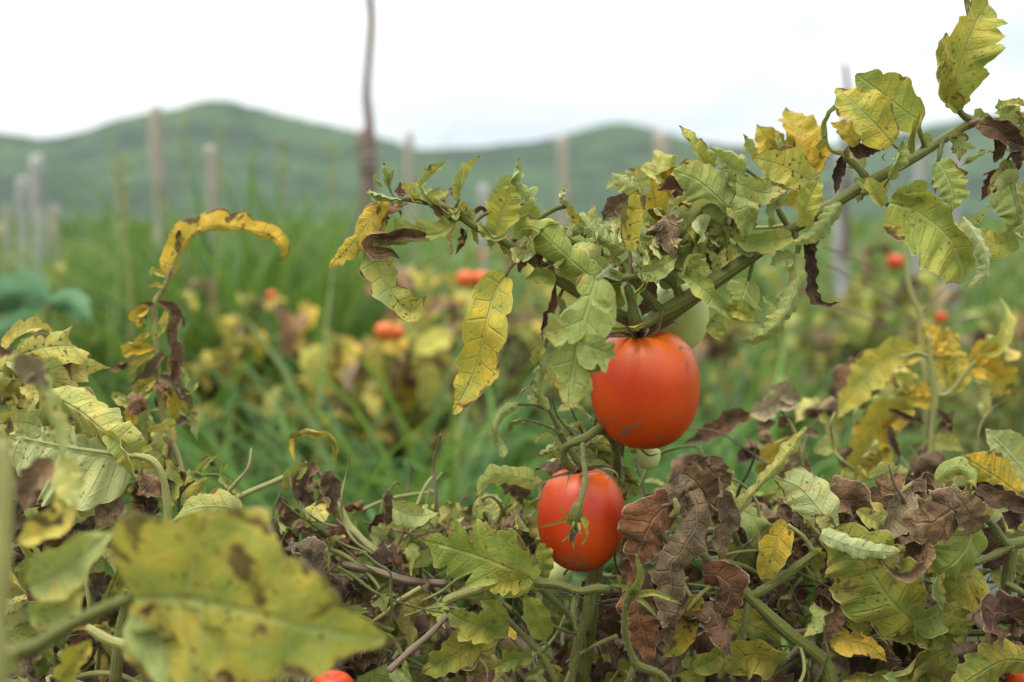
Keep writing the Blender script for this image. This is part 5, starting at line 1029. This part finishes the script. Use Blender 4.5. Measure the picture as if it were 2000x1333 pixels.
# ---- 6: right yellow sprig, further back
DY = FOC + .21
ry = at_ground(1830, DY + .03)
Yp = empty('tomato_plant', tuple(ry), 'out of focus tomato shoot with bright yellow leaves at the right, behind the sharp plants', 'tomato plant')
ST(Yp, [(1812, 655), (1816, 700), (1826, 770), (1820, 850), (1815, 900), (1800, 1000)], [9, 13, 12, 12, 14], DY, M_STEMY)
put_stem(Yp, [P(1800, 1000, DY), P(1810, 1300, DY), ry], [px(7, DY)] * 3, M_STEM)
ST(Yp, [(1818, 700), (1790, 690), (1760, 700)], [8, 6], DY, M_STEMY); ST(Yp, [(1822, 770), (1850, 770), (1880, 735), (1905, 705)], [9, 9, 7], DY, M_STEMY)
ST(Yp, [(1640, 960), (1680, 990), (1700, 1000), (1740, 975), (1790, 940)], [12, 16, 14, 10], DY - .15, M_STEMY); ST(Yp, [(1700, 1000), (1705, 1060), (1700, 1150)], [15, 16], DY - .15, M_STEM)
for pts, w, y_, b_, p_ in (([(1800, 690), (1740, 695), (1680, 740), (1615, 818)], 88, .75, .15, .15), ([(1815, 690), (1820, 660), (1800, 640)], 70, .9, .2, .1), ([(1825, 690), (1850, 665), (1870, 645)], 60, .9, .2, .1), ([(1850, 755), (1840, 720), (1836, 680)], 56, .8, .15, .1),
        ([(1865, 765), (1868, 720), (1875, 675)], 62, .8, .15, 0), ([(1890, 725), (1925, 690), (1955, 650), (1968, 615), (1966, 578)], 46, .6, .15, .2), ([(1895, 715), (1930, 725), (1995, 775)], 74, .95, .35, 0), ([(1900, 715), (1915, 690), (1960, 720)], 60, .95, .3, 0),
        ([(1820, 770), (1790, 760), (1740, 765)], 40, .85, .2, 0), ([(1825, 790), (1780, 780), (1735, 795)], 40, .85, .3, 0), ([(1785, 800), (1730, 810), (1690, 870), (1655, 960)], 104, .85, .12, 0), ([(1750, 730), (1765, 750), (1745, 780)], 40, .5, .1, .3),
        ([(1760, 810), (1740, 830), (1750, 860)], 46, .9, .2, 0), ([(1740, 880), (1710, 900), (1690, 930)], 60, .8, .2, .2), ([(1810, 860), (1850, 865), (1880, 880)], 40, .7, .2, .5), ([(1830, 950), (1860, 930), (1900, 920)], 50, .6, .2, .3), ([(1590, 880), (1620, 870), (1640, 885)], 40, .6, .1, .6)):
    LF(Yp, [(a, c_, 6 * i) for i, (a, c_) in enumerate(pts)], w, DY, y=y_, b=b_, pale=p_, N=5, dep=.22, fold=.2, curl=(.2, .3))
for pts, w in (([(1830, 800), (1850, 825), (1860, 850)], 22), ([(1735, 800), (1770, 815), (1810, 830)], 20), ([(1735, 830), (1745, 870), (1760, 900)], 22), ([(1830, 840), (1850, 820), (1865, 800)], 24)):
    LF(Yp, [(a, c_, -5) for a, c_ in pts], w, DY, dry=True, y=.3, b=.4, N=3)
# dry pale leaf and brown strip right of the big tomato
DD = FOC + .16
rd = at_ground(1560, DD + .05)
Dp = empty('tomato_plant', tuple(rd), 'dead dry shoot with a cream-coloured leaf just right of the big ripe tomato', 'tomato plant')
ST(Dp, [(1525, 800), (1545, 830), (1560, 870), (1575, 940), (1590, 1050)], [6, 9, 9, 10], DD, M_STEMY); put_stem(Dp, [P(1590, 1050, DD), P(1590, 1300, DD), rd], [px(6, DD)] * 3, M_STEMB)
LF(Dp, [(1555, 780), (1520, 785), (1490, 800), (1455, 812)], 66, DD, dry=True, y=.1, pale=1.0, N=3, crinkle=.35, label='cream-coloured dry leaf')
LF(Dp, [(1560, 785), (1530, 765), (1500, 760)], 50, DD, dry=True, y=.2, pale=.8, N=3, crinkle=.4); LF(Dp, [(1500, 815), (1490, 830), (1515, 822)], 30, DD, dry=True, y=.6, pale=.3, N=2)
LF(Dp, [(1465, 810), (1430, 818), (1395, 840), (1335, 868)], 50, DD, dry=True, y=.5, pale=.05, N=5, crinkle=.5, label='long brown shrivelled strip')
LF(Dp, [(1545, 820), (1530, 825), (1520, 835)], 30, DD, dry=True, y=.4, N=2); LF(Dp, [(1600, 850), (1580, 845), (1560, 850)], 22, DD, dry=True, y=.3, pale=.4, N=2)
LF(Dp, [(1560, 880), (1560, 920), (1575, 950)], 70, DD, dry=True, y=.6, pale=.3, N=3); LF(Dp, [(1490, 900), (1520, 870), (1560, 865)], 60, DD, y=.9, b=.3, N=3)
# thin dry vines crossing the right middle distance
dv = at_ground(1800, 1.02)
Vp = empty('dry_vine', tuple(dv), 'thin straw-coloured vines criss-crossing above the right-hand yellow sprig', 'vine')
put_stem(Vp, [P(1768, 470, 1.0), P(1775, 560, 1.0), P(1798, 620, 1.0), P(1798, 680, 1.0), P(1805, 900, 1.0), dv], [.0012, .0022, .0024, .0022, .002, .002], M_STEMY, 'vine_strand')
for a in ([(1798, 612), (1840, 570), (1895, 535)], [(1613, 515), (1670, 545), (1745, 580)], [(1610, 482), (1680, 510), (1730, 530)], [(1625, 596), (1700, 625), (1780, 660)], [(1870, 630), (1900, 622), (1940, 625)], [(1776, 560), (1790, 535), (1810, 515)], [(1880, 785), (1910, 780), (1940, 770)], [(1840, 840), (1870, 870), (1895, 905)]):
    put_stem(Vp, px3(a, 1.0), [.0011, .0008, .0006], M_STEMB if len(a) % 2 else M_STEMY, 'vine_strand', sides=6)
# wire
wm = mat('black_wire'); gw = G(wm); gw.out(gw.princ((.012, .014, .018, 1), .45, .4))
wo_ = put_stem(None, px3([(-200, 1125), (590, 1143), (760, 1150), (900, 1160), (1200, 1158), (1450, 1148), (2300, 1130)], FOC + .10), px(5.5) / 2, wm, 'wire', sides=8, rough=0)
tag(wo_, 'thin black wire stretched low through the dead foliage', 'wire')

# ================================================================== tangle of dead leaves, twigs and small leaves under the row
DPROTO, GPROTO = [], []
for i in range(10):
    r2 = np.random.RandomState(200 + i); L = .05
    a = r2.uniform(-.5, .5)
    pts = [np.zeros(3), np.array([.012, .008 * a, .008 * r2.rand()]), np.array([.026, .022 * a, .010 - .022 * r2.rand()]), np.array([.038, .012 * a, -.022 * r2.rand() - .004])]
    V, F, uv, ue = leaf_geo(pts, r2.uniform(.018, .034), N=4, dep=.3, fold=r2.uniform(-.6, .6), curl=(r2.uniform(-2.6, 2.6), r2.uniform(-2.6, 2.6)), twist=r2.uniform(-160, 160), crinkle=r2.uniform(.6, 1.0), seed=300 + i, nu=6, nv=26, viewdir=(0, 0, -1))
    DPROTO.append(make_mesh('leaf', V, F, M_DRY, {'vein': uv, 'edge': ue}))
    V, F, uv, ue = leaf_geo(pts, r2.uniform(.016, .030), N=4, dep=r2.uniform(.2, .45), fold=r2.uniform(0, .5), curl=(r2.uniform(-1.4, 1.4), r2.uniform(-1.4, 1.4)), twist=r2.uniform(-60, 60), seed=400 + i, nu=6, nv=26, viewdir=(0, 0, -1), slant=.7)
    GPROTO.append(make_mesh('leaf', V, F, M_LEAF, {'vein': uv, 'edge': ue}))
TW = []
for i in range(18):
    r2 = np.random.RandomState(500 + i); p = [np.zeros(3)]; d_ = np.array([1, 0, 0.])
    for k in range(7):
        d_ = unit(d_ + r2.randn(3) * (.25 if k % 3 else .6)); p.append(p[-1] + d_ * .013)
    TW.append(tube_mesh('twig', p, [v * (.8 + .25 * (i % 4)) for v in (.0013, .0012, .0011, .001, .001, .0008, .0007, .0004)], (M_STEMY, M_STEMB, M_STEM)[i % 3], 7, 22, seed=i + 1))
def tangle(plant, n, box, dr, mix, seed, scale=(.42, .95), up=0.0):
    """box in photo pixels; mix = shares of (dead, living) leaves, the rest twigs"""
    r = random.Random(seed)
    for k in range(n):
        d = r.uniform(*dr); x = r.uniform(box[0], box[2]); y = box[1] + (box[3] - box[1]) * r.random() ** .85; y += (d - FOC) * -60
        q = r.random(); nm = 'leaf'
        if q < mix[0]: me = r.choice(DPROTO)
        elif q < mix[0] + mix[1]: me = r.choice(GPROTO)
        else: me = r.choice(TW); nm = 'twig'
        o = bpy.data.objects.new(nm, me); COL.objects.link(o); o.parent = plant
        s = r.uniform(*scale); o.scale = (s, s, s)
        o.location = Vector(P(x, y, d)) - plant.location
        o.rotation_euler = (r.uniform(0, 6.28), r.uniform(0, 6.28), r.uniform(0, 6.28)) if me in DPROTO or nm == 'twig' else (r.uniform(-.2, 1.6), r.uniform(-.7, .9), r.uniform(0, 6.28))
        if q < mix[0]: o.color = (r.random(), r.uniform(.1, .9), r.random(), max(0, r.gauss(.02, .12)))
        else: o.color = (min(1, max(0, r.gauss(.42, .28))), r.uniform(0, .4), r.random(), max(0, min(1, r.gauss(.3, .3))) if y < 1060 or r.random() < .3 else 1 + r.uniform(.2, .9))  # most low living leaves carry painted shade in alpha
tangle(R, 210, (1200, 1030, 2080, 1400), (FOC + .02, FOC + .15), (.45, .20), 1)
tangle(R, 90, (1180, 1120, 2080, 1420), (FOC - .01, FOC + .05), (.45, .20), 2)
tangle(Cc, 190, (640, 1100, 1200, 1400), (FOC + .02, FOC + .16), (.24, .36), 3)
tangle(Cc, 70, (780, 985, 1060, 1130), (FOC + .06, FOC + .2), (.12, .68), 4, (.3, .7))
tangle(Cc, 80, (460, 1010, 780, 1220), (FOC + .05, FOC + .16), (.26, .24), 5, (.35, .75))
tangle(Lp, 180, (-60, 985, 480, 1400), (FOC + .0, FOC + .12), (.28, .42), 6)
tangle(Lp, 100, (300, 1080, 800, 1400), (FOC + .0, FOC + .08), (.30, .28), 7)
tangle(Yp, 70, (1450, 880, 2080, 1080), (FOC + .14, FOC + .28), (.30, .55), 8, (.4, .9))
tangle(Dp, 90, (1230, 950, 1600, 1140), (FOC + .06, FOC + .18), (.6, .25), 9, (.4, .85))
tangle(A, 26, (1050, 830, 1240, 960), (FOC + .03, FOC + .08), (.1, .8), 10, (.4, .8))

# low dead litter down to the ground below and behind the row
def litter(name, n, x0, x1, y0, y1, z1, seed, label):
    r = np.random.RandomState(seed); V, F, U, E = [], [], [], []; off = 0
    src = []
    for i in range(6):
        rr = np.random.RandomState(700 + i)
        pts = [np.zeros(3), np.array([.02, 0, .006]), np.array([.045, .01, -.004]), np.array([.07, .01, -.02])]
        src.append(leaf_geo(pts, .045, N=3, dep=.3, fold=.3, curl=(rr.uniform(-1.5, 1.5), 1), crinkle=.9, seed=800 + i, nu=3, nv=9, viewdir=(0, 0, -1)))
    for k in range(n):
        v, f, u, e = src[r.randint(6)]; a, b, c_ = r.rand(3) * 6.28
        ca, sa, cb, sb = math.cos(a), math.sin(a), math.cos(b), math.sin(b)
        Rm = np.array([[ca, -sa, 0], [sa, ca, 0], [0, 0, 1]]) @ np.array([[1, 0, 0], [0, cb, -sb], [0, sb, cb]])
        z = z1 * r.rand() ** .7
        p = np.array([r.uniform(x0, x1), r.uniform(y0, y1), z])
        V.append((v @ Rm.T) * r.uniform(.7, 1.4) + p); F.append(f + off); U.append(u + r.rand() * 0); E.append(e); off += len(v)
    o = link_mesh(name, make_mesh(name, np.vstack(V), np.vstack(F), M_DRY, {'vein': np.vstack(U), 'edge': np.vstack(E)})); o.color = (.4, 1, .5, 0)
    return tag(o, label, 'dead foliage', kind='stuff')
litter('dead_foliage', 3600, -.8, .8, .74, 1.12, .40, 1, 'brown mass of dead leaves filling the row below the plants')

# small curled leaflets crowding the branches
def along(plant, path, n, spread, seed, sc, yel, D=FOC, dead=.12):
    r = random.Random(seed); q, _ = spline([np.array(p, float) for p in path], 60)
    for k in range(n):
        i = r.randrange(60); x, y = q[i][0] + r.gauss(0, spread), q[i][1] + r.gauss(0, spread * .75)
        dz = r.uniform(-.014, .028); dd = r.random() < dead
        me = r.choice(DPROTO if dd else GPROTO)
        o = bpy.data.objects.new('leaf', me); COL.objects.link(o); o.parent = plant
        s = r.uniform(*sc); o.scale = (s, s, s); o.location = Vector(P(x, y, D + dz)) - plant.location
        o.rotation_euler = (r.uniform(-.3, 1.7), r.uniform(-.7, .9), r.uniform(0, 6.28))
        o.color = (r.random(), r.uniform(0, .4), r.random(), .05) if dd else (min(1, max(0, r.gauss(yel, .25))), r.uniform(0, .5), r.random(), max(0, min(1, r.gauss(.55, .3))))
along(A, [(1040, 480), (1130, 490), (1230, 510), (1300, 490), (1370, 470)], 46, 28, 21, (.35, .75), .3)
along(A, [(1280, 480), (1380, 440), (1450, 380), (1500, 330)], 34, 30, 22, (.35, .75), .35)
along(A, [(740, 385), (850, 395), (960, 450), (1040, 490)], 16, 16, 23, (.25, .5), .4)
along(A, [(1560, 430), (1660, 370), (1780, 300), (1900, 240), (1990, 230)], 16, 18, 24, (.22, .45), .3)
along(A, [(1960, 300), (1990, 380), (1980, 450)], 10, 18, 25, (.4, .8), .35)
along(A, [(1250, 350), (1340, 380), (1420, 420)], 16, 26, 26, (.4, .8), .8, FOC + .05)
along(A, [(1080, 760), (1120, 840), (1070, 930), (1130, 940)], 16, 26, 27, (.25, .5), .3, FOC + .03)
along(Lp, [(-20, 700), (60, 760), (100, 850), (150, 960)], 34, 40, 28, (.5, 1.1), .6, FOC + .035, .1)
along(Lp, [(230, 850), (290, 920), (310, 1000)], 20, 30, 29, (.4, .8), .6, FOC + .05, .3)
along(Cc, [(850, 1010), (930, 1040), (1010, 1010), (1040, 960)], 24, 30, 30, (.35, .7), .25, FOC + .06)
along(Yp, [(1640, 800), (1760, 730), (1860, 700), (1960, 720)], 14, 40, 31, (.6, 1.1), .85, FOC + .3)
along(R, [(1560, 1000), (1700, 980), (1850, 960), (1990, 960)], 34, 34, 32, (.4, .8), .5, FOC + .03, .55)
along(Wp, [(300, 700), (310, 800), (330, 900)], 14, 26, 33, (.25, .5), .8, FOC + .13, .4)
along(Cc, [(600, 920), (640, 1000), (620, 1080), (720, 1120)], 22, 36, 34, (.3, .6), .5, FOC + .1, .6)

# long bare leaf stalks and aged vines arching through the dead foliage
def vines(plant, n, box, seed, D0, D1, name='stem'):
    r = random.Random(seed)
    for k in range(n):
        d = r.uniform(D0, D1); x = r.uniform(box[0], box[2]); y = r.uniform(box[1], box[3]); L = r.uniform(90, 260); a = r.uniform(-.5, .7) if r.random() < .6 else r.uniform(2.5, 3.8)
        pts = []; bend = r.uniform(-.3, .45)
        for j in range(6):
            pts.append((x, y, (d - FOC) * 1000 + r.uniform(-6, 6))); x += math.cos(a) * L / 5; y += math.sin(a) * L / 5; a += bend + r.uniform(-.25, .25)
        w = r.uniform(4, 13); put_stem(plant, px3(pts, FOC), [px(w) / 2, px(w * .8) / 2, px(w * .55) / 2], r.choice((M_STEMY, M_STEMY, M_STEM, M_STEMB)), 'leaf_stalk', sides=8)
vines(Cc, 34, (480, 1010, 1060, 1330), 41, FOC + .02, FOC + .12)
vines(Lp, 14, (-20, 1020, 420, 1330), 42, FOC + .02, FOC + .08)
vines(R, 30, (1200, 1040, 1960, 1330), 43, FOC + .01, FOC + .1)
vines(Yp, 12, (1500, 900, 1960, 1040), 44, FOC + .12, FOC + .22)
litter('dead_foliage', 900, -.6, .6, .30, .60, .34, 2, 'brown dead leaves in the lower front of the row, under the frame')
along(A, [(2070, 210), (2160, 150), (2320, 60)], 16, 34, 35, (.6, 1.1), .4, FOC + .04)

# ------------------------------------------------------------------ air
HAZE = 0.00008
def haze():
    x0, x1, y0, y1, z0, z1 = -5200, 5200, -60, 5600, -8, 330
    V = [(x, y, z) for x in (x0, x1) for y in (y0, y1) for z in (z0, z1)]
    F = [(0, 1, 3, 2), (4, 6, 7, 5), (0, 4, 5, 1), (2, 3, 7, 6), (0, 2, 6, 4), (1, 5, 7, 3)]
    me = bpy.data.meshes.new('haze'); me.from_pydata(V, [], F)
    m = mat('air'); g = G(m); vol = g.n('ShaderNodeVolumePrincipled'); vol.inputs['Color'].default_value = (.86, .93, 1, 1); vol.inputs['Density'].default_value = HAZE
    out = g.n('ShaderNodeOutputMaterial'); m.node_tree.links.new(vol.outputs[0], out.inputs['Volume']); me.materials.append(m)
    o = link_mesh('haze', me); o['kind'] = 'stuff'; o['label'] = 'thin pale haze over the valley'; o['category'] = 'haze'
haze()
